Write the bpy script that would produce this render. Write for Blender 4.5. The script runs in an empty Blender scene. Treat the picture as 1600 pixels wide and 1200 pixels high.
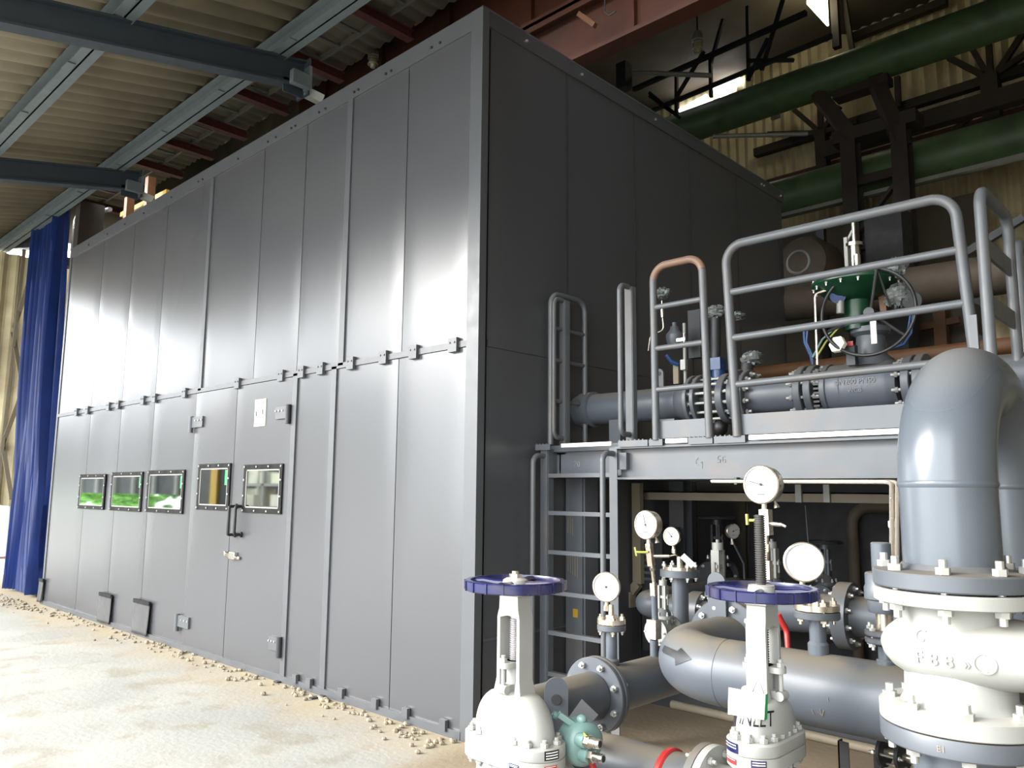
import bpy, math, random
import mathutils
from mathutils import Vector, Matrix
from math import sin, cos, pi, radians, sqrt, atan2
C = bpy.context
SC = C.scene
COL = SC.collection
RND = random.Random(7)

# ------------------------------------------------------------------ camera
F_PX = 1239.635
YAW, PITCH, ROLL = 0.7625854, 0.1347488, 0.0088602
CAM = Vector((3.85201, -3.69525, 1.6))
FWD = Vector((-sin(YAW) * cos(PITCH), cos(YAW) * cos(PITCH), sin(PITCH)))
_r0 = Vector((cos(YAW), sin(YAW), 0)); _u0 = _r0.cross(FWD)
RIGHT = _r0 * cos(ROLL) + _u0 * sin(ROLL)
UP = -_r0 * sin(ROLL) + _u0 * cos(ROLL)
cd = bpy.data.cameras.new('camera'); cam = bpy.data.objects.new('camera', cd); COL.objects.link(cam)
cd.sensor_fit = 'HORIZONTAL'; cd.sensor_width = 36.0; cd.lens = F_PX / 1600 * 36.0
cd.clip_start = 0.05; cd.clip_end = 300
Mx = Matrix((RIGHT, UP, -FWD)).transposed().to_4x4(); Mx.translation = CAM
cam.matrix_world = Mx
SC.camera = cam


def at(px, py, **k):
    """the point of a known plane (X=, Y=, Z= or depth d=) that was surveyed at this photo pixel"""
    d = FWD + RIGHT * ((px - 800) / F_PX) - UP * ((py - 600) / F_PX)
    a, v = next(iter(k.items()))
    t = v if a == 'd' else (v - CAM['XYZ'.index(a)]) / d['XYZ'.index(a)]
    return CAM + d * t


# ------------------------------------------------------------------ materials
def lin(c):
    return tuple(((v / 255) / 12.92 if v / 255 <= .04045 else ((v / 255 + .055) / 1.055) ** 2.4) for v in c)


def mat(name, rgb, rough=.5, metal=0., var=.10, vscale=5., dust=0., dcol=(150, 132, 105), bump=0., bscale=30., stain=None, stainamt=0., stscale=3., spec=.5, trans=0., rv=.12):
    m = bpy.data.materials.new(name); m.use_nodes = True
    nt = m.node_tree; N = nt.nodes; L = nt.links; N.clear()
    out = N.new('ShaderNodeOutputMaterial'); b = N.new('ShaderNodeBsdfPrincipled'); L.new(b.outputs[0], out.inputs[0])
    geo = N.new('ShaderNodeNewGeometry')
    col = lin(rgb)

    def noise(sc, det=4, dist=0.):
        n = N.new('ShaderNodeTexNoise'); n.inputs['Scale'].default_value = sc; n.inputs['Detail'].default_value = det
        n.inputs['Distortion'].default_value = dist
        L.new(geo.outputs['Position'], n.inputs['Vector']); return n.outputs['Fac']

    def mix(fac, a, bcol):
        x = N.new('ShaderNodeMix'); x.data_type = 'RGBA'
        if isinstance(fac, (int, float)): x.inputs[0].default_value = fac
        else: L.new(fac, x.inputs[0])
        for s, q in ((6, a), (7, bcol)):
            if isinstance(q, tuple): x.inputs[s].default_value = (*q, 1)
            else: L.new(q, x.inputs[s])
        return x.outputs[2]

    def remap(s, a, c, lo=0., hi=1.):
        r = N.new('ShaderNodeMapRange'); r.inputs[1].default_value = a; r.inputs[2].default_value = c
        r.inputs[3].default_value = lo; r.inputs[4].default_value = hi; L.new(s, r.inputs[0]); return r.outputs[0]

    def mul(a, c):
        x = N.new('ShaderNodeMath'); x.operation = 'MULTIPLY'; L.new(a, x.inputs[0])
        if isinstance(c, (int, float)): x.inputs[1].default_value = c
        else: L.new(c, x.inputs[1])
        return x.outputs[0]
    cur = mix(remap(noise(vscale), .3, .7), tuple(v * (1 - var) for v in col), tuple(min(1, v * (1 + var)) for v in col))
    if stain:
        cur = mix(mul(remap(noise(stscale, 6, .6), .5, .68), stainamt), cur, lin(stain))
    if dust:
        sx = N.new('ShaderNodeSeparateXYZ'); L.new(geo.outputs['Normal'], sx.inputs[0])
        fac = mul(mul(remap(sx.outputs[2], .45, .9), remap(noise(5., 5), .28, .5)), dust)
        cur = mix(fac, cur, lin(dcol))
        L.new(remap(fac, 0, 1, rough, .95), b.inputs['Roughness'])
    else:
        L.new(remap(noise(vscale * 2.3), .3, .7, rough * (1 - rv), min(1, rough * (1 + rv))), b.inputs['Roughness'])
    L.new(cur, b.inputs['Base Color'])
    b.inputs['Metallic'].default_value = metal
    b.inputs['Specular IOR Level'].default_value = spec
    if trans: b.inputs['Transmission Weight'].default_value = trans
    if bump:
        bp = N.new('ShaderNodeBump'); bp.inputs['Strength'].default_value = bump; bp.inputs['Distance'].default_value = .01
        L.new(noise(bscale, 5), bp.inputs['Height']); L.new(bp.outputs[0], b.inputs['Normal'])
    return m


def emit(name, rgb, s):
    m = bpy.data.materials.new(name); m.use_nodes = True; N = m.node_tree.nodes; N.clear()
    e = N.new('ShaderNodeEmission'); e.inputs[0].default_value = (*lin(rgb), 1); e.inputs[1].default_value = s
    o = N.new('ShaderNodeOutputMaterial'); m.node_tree.links.new(e.outputs[0], o.inputs[0]); return m


M = dict(
    panel=mat('enclosure_grey_paint', (69, 70, 73), rough=.27, var=.02, vscale=.7, spec=.75, rv=0),
    trim=mat('trim_grey_paint', (74, 76, 79), rough=.38, var=.05, spec=.6),
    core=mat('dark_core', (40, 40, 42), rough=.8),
    pipe=mat('pipe_grey_paint', (78, 83, 90), rough=.42, var=.06, dust=.8, dcol=(106, 97, 82)),
    pipeclean=mat('pipe_grey_gloss', (80, 86, 93), rough=.27, var=.05, dust=.25, dcol=(150, 142, 128)),
    flange=mat('flange_grey_paint', (76, 80, 86), rough=.42, var=.08, dust=.75, dcol=(104, 96, 82)),
    steel=mat('platform_grey_paint', (82, 86, 91), rough=.42, var=.07, dust=.4, dcol=(112, 102, 88), stain=(120, 98, 78), stainamt=.25),
    rail=mat('rail_grey_paint', (86, 89, 92), rough=.42, var=.06, stain=(104, 88, 74), stainamt=.25, stscale=2.2),
    valve=mat('valve_silver_white', (148, 148, 144), rough=.38, var=.04, dust=.2, dcol=(170, 158, 136)),
    blue=mat('handwheel_blue', (24, 27, 68), rough=.26, var=.12, stain=(96, 86, 84), stainamt=.5, stscale=4.),
    bolt=mat('galvanised_bolt', (190, 190, 186), rough=.35, metal=.75, var=.08),
    chrome=mat('chrome', (215, 213, 205), rough=.16, metal=1., var=.03),
    stainless=mat('stainless', (196, 186, 170), rough=.28, metal=.85, var=.05),
    thread=mat('stem_thread', (82, 80, 78), rough=.4, metal=.6, var=.1),
    black=mat('black_rubber', (24, 24, 25), rough=.45, var=.1),
    frame=mat('window_frame_black', (24, 24, 23), rough=.75, var=.12, spec=.2),
    flap=mat('rubber_flap', (58, 58, 60), rough=.55, var=.12),
    dial=mat('gauge_dial_white', (170, 171, 170), rough=.35, var=.01),
    arrow=mat('dark_arrow', (34, 35, 37), rough=.4, var=.03),
    ink=mat('black_ink', (26, 26, 28), rough=.6, var=.02),
    grime=mat('faint_ink', (64, 64, 66), rough=.6, var=.02),
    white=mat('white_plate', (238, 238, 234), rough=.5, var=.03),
    cream=mat('cream_notice', (232, 230, 208), rough=.55, var=.03),
    green=mat('green_paint', (12, 54, 32), rough=.35, var=.1),
    greenpipe=mat('green_pipe_paint', (74, 98, 64), rough=.5, var=.18, vscale=1.5, stain=(44, 48, 36), stainamt=.5, stscale=1.5),
    sticker=mat('green_sticker', (20, 150, 80), rough=.5, var=.02),
    teal=mat('teal_paint', (108, 136, 132), rough=.4, var=.08),
    red=mat('red_rubber', (160, 38, 36), rough=.45, var=.08),
    yardyellow=mat('yard_yellow_paint', (226, 182, 50), rough=.5, var=.05),
    galvdark=mat('dull_galvanised', (84, 84, 80), rough=.6, var=.1),
    railrust=mat('rail_rusty_paint', (122, 96, 78), rough=.5, var=.12, stain=(90, 90, 92), stainamt=.6, stscale=4.),
    threadbright=mat('bright_thread', (170, 166, 168), rough=.3, metal=.7, var=.05),
    lagging=mat('pipe_lagging', (74, 64, 52), rough=.7, var=.12),
    yellow=mat('yellow_paint', (170, 136, 36), rough=.5, var=.12),
    lime=mat('yellow_green_plastic', (150, 152, 70), rough=.45, var=.05),
    rust=mat('rust_brown_paint', (72, 36, 20), rough=.65, var=.18, vscale=2., stain=(60, 40, 32), stainamt=.5, stscale=1.6),
    maroon=mat('maroon_primer', (66, 28, 24), rough=.65, var=.15),
    brown=mat('dark_brown_steel', (48, 39, 32), rough=.7, var=.25, vscale=2.),
    orange=mat('orange_pipe', (92, 58, 28), rough=.6, var=.15),
    canopy=mat('canopy_sheet', (150, 140, 118), rough=.6, var=.08, vscale=1.4, stain=(112, 102, 84), stainamt=.5, stscale=1.1),
    bluegrey=mat('rafter_blue_grey', (52, 60, 68), rough=.5, var=.07),
    purlin=mat('purlin_grey', (96, 106, 108), rough=.5, var=.07),
    sheet=mat('wall_sheet_cream', (204, 192, 156), rough=.75, var=.16, vscale=2.5, stain=(116, 98, 72), stainamt=.55, stscale=.9),
    sheetdark=mat('weathered_roof_sheet', (120, 114, 98), rough=.8, var=.2, vscale=2., stain=(70, 62, 50), stainamt=.6, stscale=1.),
    roof=mat('dark_roof_lining', (78, 70, 58), rough=.9, var=.15, vscale=1.),
    galv=mat('galvanised_tray', (136, 136, 130), rough=.45, metal=.2, var=.08),
    tray=mat('beige_cable_tray', (128, 118, 100), rough=.6, var=.07),
    bluecloth=mat('blue_tarpaulin', (20, 44, 104), rough=.4, var=.15, vscale=3.),
    whiteboard=mat('white_banner', (236, 238, 240), rough=.5, var=.02),
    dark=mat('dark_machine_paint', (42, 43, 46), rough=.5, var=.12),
    glasspane=mat('dark_reflective_glass', (22, 26, 26), rough=.03, var=.02, spec=1.0),
    lamp=mat('lamp_glass', (190, 190, 150), rough=.1, var=.02, trans=.6),
    bag=mat('plastic_wrap', (92, 96, 94), rough=.18, var=.25, vscale=25., bump=.9, bscale=45.),
    leaf=mat('hedge_leaf', (96, 150, 52), rough=.6, var=.5, vscale=1.6),
    block=mat('opposite_cladding', (24, 28, 30), rough=.6, var=.1, vscale=.6),
    shelf=mat('pale_racking', (206, 204, 190), rough=.6, var=.3, vscale=1.3),
    stone=mat('gravel_stone', (132, 122, 104), rough=.9, var=.35, vscale=14.),
    bluecap=mat('blue_cap', (24, 54, 98), rough=.4, var=.06),
    tubing=mat('stainless_tubing', (214, 204, 190), rough=.25, metal=.7, var=.03),
    sky=emit('daylight_pane', (255, 255, 255), 1.6),
    skywarm=emit('daylight_window', (255, 246, 205), 1.2),
)
# window glass in the enclosure: dark interior behind a mirror-like film
nb = M['glasspane'].node_tree.nodes['Principled BSDF']
nb.inputs['Metallic'].default_value = 1.
for l in list(nb.inputs['Base Color'].links): M['glasspane'].node_tree.links.remove(l)
nb.inputs['Base Color'].default_value = (.24, .26, .25, 1)


def floor_mat():
    m = bpy.data.materials.new('concrete_floor'); m.use_nodes = True
    nt = m.node_tree; N = nt.nodes; L = nt.links; b = N['Principled BSDF']
    geo = N.new('ShaderNodeNewGeometry'); sx = N.new('ShaderNodeSeparateXYZ'); L.new(geo.outputs['Position'], sx.inputs[0])

    def noise(sc, det=6, dist=.3):
        n = N.new('ShaderNodeTexNoise'); n.inputs['Scale'].default_value = sc; n.inputs['Detail'].default_value = det
        n.inputs['Distortion'].default_value = dist; L.new(geo.outputs['Position'], n.inputs['Vector']); return n.outputs['Fac']

    def mathn(op, a, c):
        x = N.new('ShaderNodeMath'); x.operation = op
        for i, q in enumerate((a, c)):
            if isinstance(q, (int, float)): x.inputs[i].default_value = q
            else: L.new(q, x.inputs[i])
        return x.outputs[0]

    def remap(s, a, c, lo=0., hi=1.):
        r = N.new('ShaderNodeMapRange'); r.inputs[1].default_value = a; r.inputs[2].default_value = c
        r.inputs[3].default_value = lo; r.inputs[4].default_value = hi; L.new(s, r.inputs[0]); return r.outputs[0]

    def mix(fac, a, q):
        x = N.new('ShaderNodeMix'); x.data_type = 'RGBA'; L.new(fac, x.inputs[0])
        for s, w in ((6, a), (7, q)):
            if isinstance(w, tuple): x.inputs[s].default_value = (*w, 1)
            else: L.new(w, x.inputs[s])
        return x.outputs[2]
    base = mix(remap(noise(.9), .3, .7), lin((126, 125, 120)), lin((148, 146, 139)))
    base = mix(mathn('MULTIPLY', remap(noise(3.2), .52, .66), .5), base, lin((112, 103, 86)))
    # sandy dust swept against the foot of the enclosure
    near = mathn('ADD', sx.outputs[1], mathn('MULTIPLY', noise(1.6), 1.1))
    base = mix(mathn('MULTIPLY', remap(near, -.15, .5), .85), base, lin((150, 136, 110)))
    # oily brown concrete of the pump bay on the right
    bay = mathn('ADD', sx.outputs[0], mathn('MULTIPLY', noise(1.1), .5))
    bay2 = mathn('MULTIPLY', remap(bay, .15, .45), remap(sx.outputs[1], -1.6, -1.0))
    base = mix(mathn('MULTIPLY', bay2, .95), base, lin((126, 112, 92)))
    L.new(base, b.inputs['Base Color']); b.inputs['Roughness'].default_value = .85
    bp = N.new('ShaderNodeBump'); bp.inputs['Strength'].default_value = .35; bp.inputs['Distance'].default_value = .01
    L.new(noise(24.), bp.inputs['Height']); L.new(bp.outputs[0], b.inputs['Normal'])
    return m


M['floor'] = floor_mat()


# ------------------------------------------------------------------ mesh builder
def frame(axis):
    a = Vector(axis).normalized()
    t = Vector((0, 0, 1)) if abs(a.z) < .9 else Vector((1, 0, 0))
    x = t.cross(a).normalized(); y = a.cross(x)
    return x, y, a


class MB:
    def __init__(s): s.v = []; s.f = []

    def add(s, vs, fs):
        o = len(s.v); s.v += [Vector(v) for v in vs]; s.f += [[i + o for i in q] for q in fs]; return s

    def box(s, a, b):
        (x0, y0, z0), (x1, y1, z1) = a, b
        return s.add([(x, y, z) for z in (z0, z1) for y in (y0, y1) for x in (x0, x1)],
                     [(0, 2, 3, 1), (4, 5, 7, 6), (0, 1, 5, 4), (2, 6, 7, 3), (0, 4, 6, 2), (1, 3, 7, 5)])

    def bar(s, p, q, w, h, up=(0, 0, 1)):
        """rectangular bar from p to q, w across, h along up"""
        p, q = Vector(p), Vector(q); a = (q - p).normalized(); u = Vector(up)
        x = a.cross(u).normalized(); u = x.cross(a).normalized()
        vs = [c + x * (i * w / 2) + u * (j * h / 2) for c in (p, q) for i, j in ((-1, -1), (1, -1), (1, 1), (-1, 1))]
        return s.add(vs, [(0, 3, 2, 1), (4, 5, 6, 7), (0, 1, 5, 4), (1, 2, 6, 5), (2, 3, 7, 6), (3, 0, 4, 7)])

    def ibeam(s, p, q, w, h, t=.012, up=(0, 0, 1)):
        p, q = Vector(p), Vector(q); a = (q - p).normalized(); x = a.cross(Vector(up)).normalized(); u = x.cross(a)
        s.bar(p + u * (h / 2 - t / 2), q + u * (h / 2 - t / 2), w, t, up)
        s.bar(p - u * (h / 2 - t / 2), q - u * (h / 2 - t / 2), w, t, up)
        return s.bar(p, q, t, h - 2 * t, up)

    def angle(s, p, q, w, t=.006, up=(0, 0, 1)):
        p, q = Vector(p), Vector(q); a = (q - p).normalized(); x = a.cross(Vector(up)).normalized(); u = x.cross(a)
        s.bar(p + u * (-w / 2), q + u * (-w / 2), w, t, up)
        return s.bar(p + x * (-w / 2), q + x * (-w / 2), t, w, up)

    def cyl(s, p, q, r, r1=None, n=24, cap=True):
        p, q = Vector(p), Vector(q); x, y, a = frame(q - p); r1 = r if r1 is None else r1
        vs = [c + (x * cos(2 * pi * i / n) + y * sin(2 * pi * i / n)) * rr for c, rr in ((p, r), (q, r1)) for i in range(n)]
        fs = [(i, (i + 1) % n, n + (i + 1) % n, n + i) for i in range(n)]
        if cap: fs += [tuple(range(n - 1, -1, -1)), tuple(range(n, 2 * n))]
        return s.add(vs, fs)

    def hexa(s, p, q, r): return s.cyl(p, q, r, n=6)

    def lathe(s, prof, o=(0, 0, 0), axis=(0, 0, 1), n=32, closed=False):
        o = Vector(o); x, y, a = frame(axis); k = len(prof)
        vs = [o + a * z + (x * cos(2 * pi * i / n) + y * sin(2 * pi * i / n)) * r for r, z in prof for i in range(n)]
        fs = [(j * n + i, j * n + (i + 1) % n, (j + 1) % k * n + (i + 1) % n, (j + 1) % k * n + i)
              for j in range(k if closed else k - 1) for i in range(n)]
        if not closed:
            if prof[0][0] > 1e-6: fs.append(tuple(range(n - 1, -1, -1)))
            if prof[-1][0] > 1e-6: fs.append(tuple(range((k - 1) * n, k * n)))
        return s.add(vs, fs)

    def loft(s, rings, cap=True):
        n = len(rings[0]); vs = [v for r in rings for v in r]
        fs = [(j * n + i, j * n + (i + 1) % n, (j + 1) * n + (i + 1) % n, (j + 1) * n + i) for j in range(len(rings) - 1) for i in range(n)]
        if cap: fs += [tuple(range(n - 1, -1, -1)), tuple(range((len(rings) - 1) * n, len(rings) * n))]
        return s.add(vs, fs)

    def tube(s, pts, r, n=12, cap=True):
        pts = [Vector(p) for p in pts]; rings = []; k = len(pts)
        T = [(pts[min(i + 1, k - 1)] - pts[max(i - 1, 0)]).normalized() for i in range(k)]
        x, y, _ = frame(T[0])
        for i in range(k):
            if i:
                q = T[i - 1].rotation_difference(T[i]); x = q @ x; y = q @ y
            rr = r[i] if isinstance(r, (list, tuple)) else r
            rings.append([pts[i] + (x * cos(2 * pi * j / n) + y * sin(2 * pi * j / n)) * rr for j in range(n)])
        return s.loft(rings, cap)

    def prism(s, poly, o, ux, uy, d):
        o, ux, uy, d = Vector(o), Vector(ux), Vector(uy), Vector(d)
        b = [o + ux * x + uy * y for x, y in poly]
        return s.loft([b, [v + d for v in b]])

    def ell(s, c, r, n=20, m=12):
        c = Vector(c); r = (r, r, r) if isinstance(r, (int, float)) else r
        vs = [c + Vector((r[0] * sin(pi * j / m) * cos(2 * pi * i / n), r[1] * sin(pi * j / m) * sin(2 * pi * i / n), r[2] * cos(pi * j / m))) for j in range(m + 1) for i in range(n)]
        fs = [(j * n + i, (j + 1) * n + i, (j + 1) * n + (i + 1) % n, j * n + (i + 1) % n) for j in range(m) for i in range(n)]
        return s.add(vs, fs)

    def crumple(s, c, r, n=22, m=14, amt=.22):
        k = len(s.v); s.ell(c, r, n, m); c = Vector(c); q = random.Random(int(c.x * 1000)); g = {}
        for i in range(k, len(s.v)):
            key = tuple(round(w, 4) for w in s.v[i])
            if key not in g: g[key] = 1 + q.uniform(-amt, amt)
            s.v[i] = c + (s.v[i] - c) * g[key]
        return s

    def torus(s, c, axis, R, r, n=40, m=10):
        prof = [(R + r * cos(2 * pi * j / m), r * sin(2 * pi * j / m)) for j in range(m)]
        return s.lathe(prof, c, axis, n, True)

    def grid(s, fn, nu, nv):
        vs = [fn(i / nu, j / nv) for j in range(nv + 1) for i in range(nu + 1)]
        fs = [(j * (nu + 1) + i, j * (nu + 1) + i + 1, (j + 1) * (nu + 1) + i + 1, (j + 1) * (nu + 1) + i) for j in range(nv) for i in range(nu)]
        return s.add(vs, fs)

    def mesh(s, name, off=Vector(), smooth=35., weld=False):
        me = bpy.data.meshes.new(name); me.from_pydata([v - off for v in s.v], [], s.f)
        import bmesh
        bm = bmesh.new(); bm.from_mesh(me)
        if weld: bmesh.ops.remove_doubles(bm, verts=bm.verts, dist=1e-5)
        bmesh.ops.recalc_face_normals(bm, faces=bm.faces); bm.to_mesh(me); bm.free()
        if smooth:
            me.shade_smooth(); me.set_sharp_from_angle(angle=radians(smooth))
        me.validate(); return me

    def build(s, name, m, parent=None, bevel=0, smooth=35., solid=0, origin=None, place=None, **kw):
        if place is not None: s.v = [v + Vector(place) for v in s.v]; origin = place
        off = wloc(parent) if parent else (Vector(origin) if origin is not None else Vector())
        me = s.mesh(name, off, smooth); o = bpy.data.objects.new(name, me); COL.objects.link(o)
        me.materials.append(M[m] if isinstance(m, str) else m)
        if parent: o.parent = parent
        else: o.location = off
        if solid:
            md = o.modifiers.new('thickness', 'SOLIDIFY'); md.thickness = solid; md.offset = 0
        if bevel:
            md = o.modifiers.new('bevel', 'BEVEL'); md.width = bevel; md.segments = 2; md.limit_method = 'ANGLE'; md.angle_limit = radians(40)
        for k, v in kw.items(): o[k] = v
        return o


def wloc(o):
    v = Vector()
    while o: v += o.location; o = o.parent
    return v


def thing(name, label, cat, loc=(0, 0, 0), group=None):
    o = bpy.data.objects.new(name, None); COL.objects.link(o); o.location = loc; o.empty_display_size = .1
    o['label'] = label; o['category'] = cat
    if group: o['group'] = group
    return o


def tag(o, label, cat, group=None, kind=None):
    o['label'] = label; o['category'] = cat
    if group: o['group'] = group
    if kind: o['kind'] = kind
    return o


def struct(name, mb, m, label=None, cat=None, **kw):
    o = mb.build(name, m, **kw); o['kind'] = 'structure'
    if label: o['label'] = label
    if cat: o['category'] = cat
    return o


def copytree(o, parent=None):
    c = o.copy(); COL.objects.link(c)
    if parent: c.parent = parent
    for ch in list(o.children): copytree(ch, c)
    return c


def fillet(pts, r, n=8):
    pts = [Vector(p) for p in pts]; out = [pts[0]]
    for i in range(1, len(pts) - 1):
        a, b, c = pts[i - 1], pts[i], pts[i + 1]; u = (a - b); w = (c - b)
        ang = u.angle(w); rr = r[i - 1] if isinstance(r, (list, tuple)) else r
        t = min(rr / math.tan(ang / 2), u.length * .49, w.length * .49); rad = t * math.tan(ang / 2)
        u.normalize(); w.normalize(); cen = b + (u + w).normalized() * (rad / sin(ang / 2))
        s0 = (b + u * t) - cen; s1 = (b + w * t) - cen; q = s0.rotation_difference(s1)
        ax, an = q.to_axis_angle()
        for k in range(n + 1): out.append(cen + Matrix.Rotation(an * k / n, 3, ax) @ s0)
    out.append(pts[-1]); return out


_bolt = {}


def bolt(parent, p, axis, ln, r=.016, m='bolt', stud=.014, name='bolt'):
    """one bolt with a nut at each end of its stud; p is the middle, ln the clamped thickness"""
    k = (round(ln, 4), r, m, stud)
    if k not in _bolt:
        b = MB(); h = r * .95
        b.hexa((0, 0, ln / 2), (0, 0, ln / 2 + h), r); b.hexa((0, 0, -ln / 2 - h), (0, 0, -ln / 2), r)
        b.cyl((0, 0, -ln / 2 - h - stud), (0, 0, ln / 2 + h + stud), r * .55, n=10)
        me = b.mesh('bolt'); me.materials.append(M[m]); _bolt[k] = me
    o = bpy.data.objects.new(name, _bolt[k]); COL.objects.link(o); o.parent = parent
    o.location = Vector(p) - wloc(parent); o.rotation_euler = Vector((0, 0, 1)).rotation_difference(Vector(axis)).to_euler()
    return o


def bolt_ring(parent, c, axis, R, nb, ln, r=.016, ph=0., **k):
    x, y, a = frame(axis)
    for i in range(nb):
        t = 2 * pi * (i + ph) / nb
        bolt(parent, Vector(c) + (x * cos(t) + y * sin(t)) * R, axis, ln, r, **k)


def flange_pair(parent, c, axis, r, t, nb, rb, m1='flange', m2='flange', ph=.5, br=.016, gap=.006, stud=.014):
    """two mating flanges with a gasket and their bolts as parts"""
    a = Vector(axis).normalized(); c = Vector(c)
    prof = lambda z0, z1: [(r - .004, z0), (r, z0 + .004), (r, z1 - .004), (r - .004, z1)]
    f1 = MB().lathe(prof(-gap / 2 - t, -gap / 2), c, a, 48).build('flange', m1, parent)
    f2 = MB().lathe(prof(gap / 2, gap / 2 + t), c, a, 48).build('flange', m2, parent)
    MB().cyl(c - a * gap / 2, c + a * gap / 2, r * .86, n=32).build('gasket', 'black', parent)
    bolt_ring(f1, c, a, rb, nb, 2 * t + gap, br, ph, stud=stud)
    return f1, f2


def text_mesh(s, size, depth, name='lettering'):
    cu = bpy.data.curves.new('txt', 'FONT'); cu.body = s; cu.size = size; cu.extrude = depth; cu.align_x = 'CENTER'; cu.align_y = 'CENTER'
    o = bpy.data.objects.new('txt', cu); COL.objects.link(o); C.view_layer.update()
    me = bpy.data.meshes.new_from_object(o.evaluated_get(C.evaluated_depsgraph_get())); me.name = name
    bpy.data.objects.remove(o); bpy.data.curves.remove(cu); return me


def lettering(s, size, o, ux, uy, m, parent, depth=.0015, warp=None, name='lettering'):
    me = text_mesh(s, size, depth); o, ux, uy = Vector(o), Vector(ux).normalized(), Vector(uy).normalized(); uz = ux.cross(uy)
    off = wloc(parent) if parent else Vector()
    for v in me.vertices:
        p = o + ux * v.co.x + uy * v.co.y + uz * v.co.z
        v.co = (warp(v.co) if warp else p) - off
    me.materials.append(M[m]); ob = bpy.data.objects.new(name, me); COL.objects.link(ob); ob.parent = parent
    return ob
# ================================================================== setting
def corr(fn, pitch, amp, length, width, per=8):
    """corrugated sheet: fn(u along the waves' row, v along the ribs, height)"""
    nu = int(length / pitch * per); b = MB()
    b.grid(lambda i, j: fn(i * length, j * width, amp * sin(2 * pi * i * length / pitch)), nu, 1)
    return b


struct('floor', MB().box((-60, -60, -.3), (40, 30, 0)), 'floor')
# canopy roof over the yard edge
ZR = lambda y: 6.06 + .2 * (y - .015)
struct('ceiling', corr(lambda u, v, h: Vector((-15 + u, -4.8 + v, ZR(-4.8 + v) + .05 + h)), .26, .034, 23.5, 5.1), 'canopy', solid=.006)
for x, lab in ((-2.98, 'dark blue-grey rafter crossing the canopy near the top left corner of the photo'), (-7.17, 'dark blue-grey rafter under the canopy, the farther one towards the blue curtain')):
    t = thing('rafter', lab, 'roof beam', (x, .4, 5.88))
    MB().ibeam((x, -4.75, 5.735 - .2 * 4.75), (x, .34, 5.803), .15, .27, .02).build('beam', 'bluegrey', t)
    MB().box((x - .11, .32, 5.56), (x + .11, .34, 5.95)).box((x - .01, .1, 5.55), (x + .01, .32, 5.7)).build('end_plate', 'bluegrey', t)
    if x < 1:
        MB().box((x + .09, .12, 5.60), (x + .16, .30, 5.74)).box((x + .05, .30, 5.60), (x + .16, .33, 5.84)).build('bracket', 'purlin', t)
        MB().bar((x + .02, .34, 5.62), (x + .1, .5, 5.56), .09, .09).build('stub', 'galv', t)
for y, lab in ((.015, 'grey canopy edge purlin nearest the enclosure'), (-1.45, 'grey canopy purlin, second from the enclosure'), (-2.9, 'grey canopy purlin, third from the enclosure')):
    t = thing('purlin', lab, 'roof beam', (0, y, ZR(y)))
    z = ZR(y) - .10
    MB().box((-14.8, y - .085, z - .09), (8, y + .085, z - .075)).box((-14.8, y - .008, z - .09), (8, y + .008, z + .09)).box((-14.8, y - .085, z + .07), (8, y + .085, z + .085)).build('channel', 'purlin', t)
    for k in range(6):
        x = -9.9 + 1.45 * k
        MB().box((x - .09, y - .1, z - .105), (x + .09, y - .03, z - .091)).build('cleat', 'purlin', t)

# building hull
struct('wall_front_screen', MB().box((-14, .5, 6.75), (6.4, .6, 10.6)), 'sheetdark')  # unseen wall above the canopy, added to keep sky light out of the interior
struct('roof', MB().box((-14, .4, 10.4), (6.4, 11.3, 10.6)), 'roof')
struct('wall_back', corr(lambda u, v, h: Vector((-14 + u, 11 + h, v)), .2, .035, 20.4, 10.5, 6), 'sheet')
struct('wall_right_blocker', MB().box((6.2, -6, 0), (6.4, 11, 10.5)), 'sheetdark')  # unseen wall, set close and dark to block light from the right
struct('wall_left', corr(lambda u, v, h: Vector((-12.6 + h, -.75 + u, .75 + v)), .24, .04, 11.6, 5.1, 6), 'sheet')
struct('wall_left', MB().box((-12.7, -.75, 6.3), (-12.6, 10.9, 10.5)).box((-12.7, .8, 0), (-12.6, 10.9, .8)), 'sheetdark')

# daylight windows high in the back wall and roof
def pane(name, pts, m, d):
    pts = [Vector(p) for p in pts]; d = Vector(d)
    return struct(name, MB().loft([pts, [p + d for p in pts]]), m)
Yw = 10.93
q = lambda *p: [at(x, y, Y=Yw) for x, y in p]
pane('window_1', q((1059, 172), (1069, 180), (1119, 161), (1103, 147)), 'sky', (0, .03, 0))
pane('window_2', q((1111, 138), (1128, 155), (1160, 124), (1155, 120)), 'sky', (0, .03, 0))
pane('window_3', q((1117, 127), (1122, 130), (1148, 116), (1138, 113)), 'sky', (0, .03, 0))
pane('window_4', [at(x, y, Z=10.36) for x, y in ((958, 18), (964, 21), (1002, 1), (990, -8))], 'sky', (0, 0, .03))
pane('window_5', [at(x, y, X=-1.1) for x, y in ((1263, 5), (1295, 40), (1293, -4), (1264, -30))], 'skywarm', (-.03, 0, 0))
for i, (x0, x1, y0, y1) in enumerate(((1553, 1563, 545, 566), (1574, 1587, 542, 564), (1590, 1596, 540, 562))):
    pane('window_%d' % (6 + i), q((x0, y0), (x1, y0 - 1), (x1 + 1, y1), (x0 + 2, y1 + 1)), 'sky', (0, .03, 0))
t = thing('window_post', 'dark brown timber post beside the lit roof window at the top right', 'post', at(1300, 60, Y=9.2))
MB().bar(at(1303, -20, Y=9.3), at(1308, 75, Y=9.3), .12, .12).bar(at(1316, -20, Y=9.4), at(1332, 80, Y=9.4), .08, .08).build('post', 'brown', t)

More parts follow.
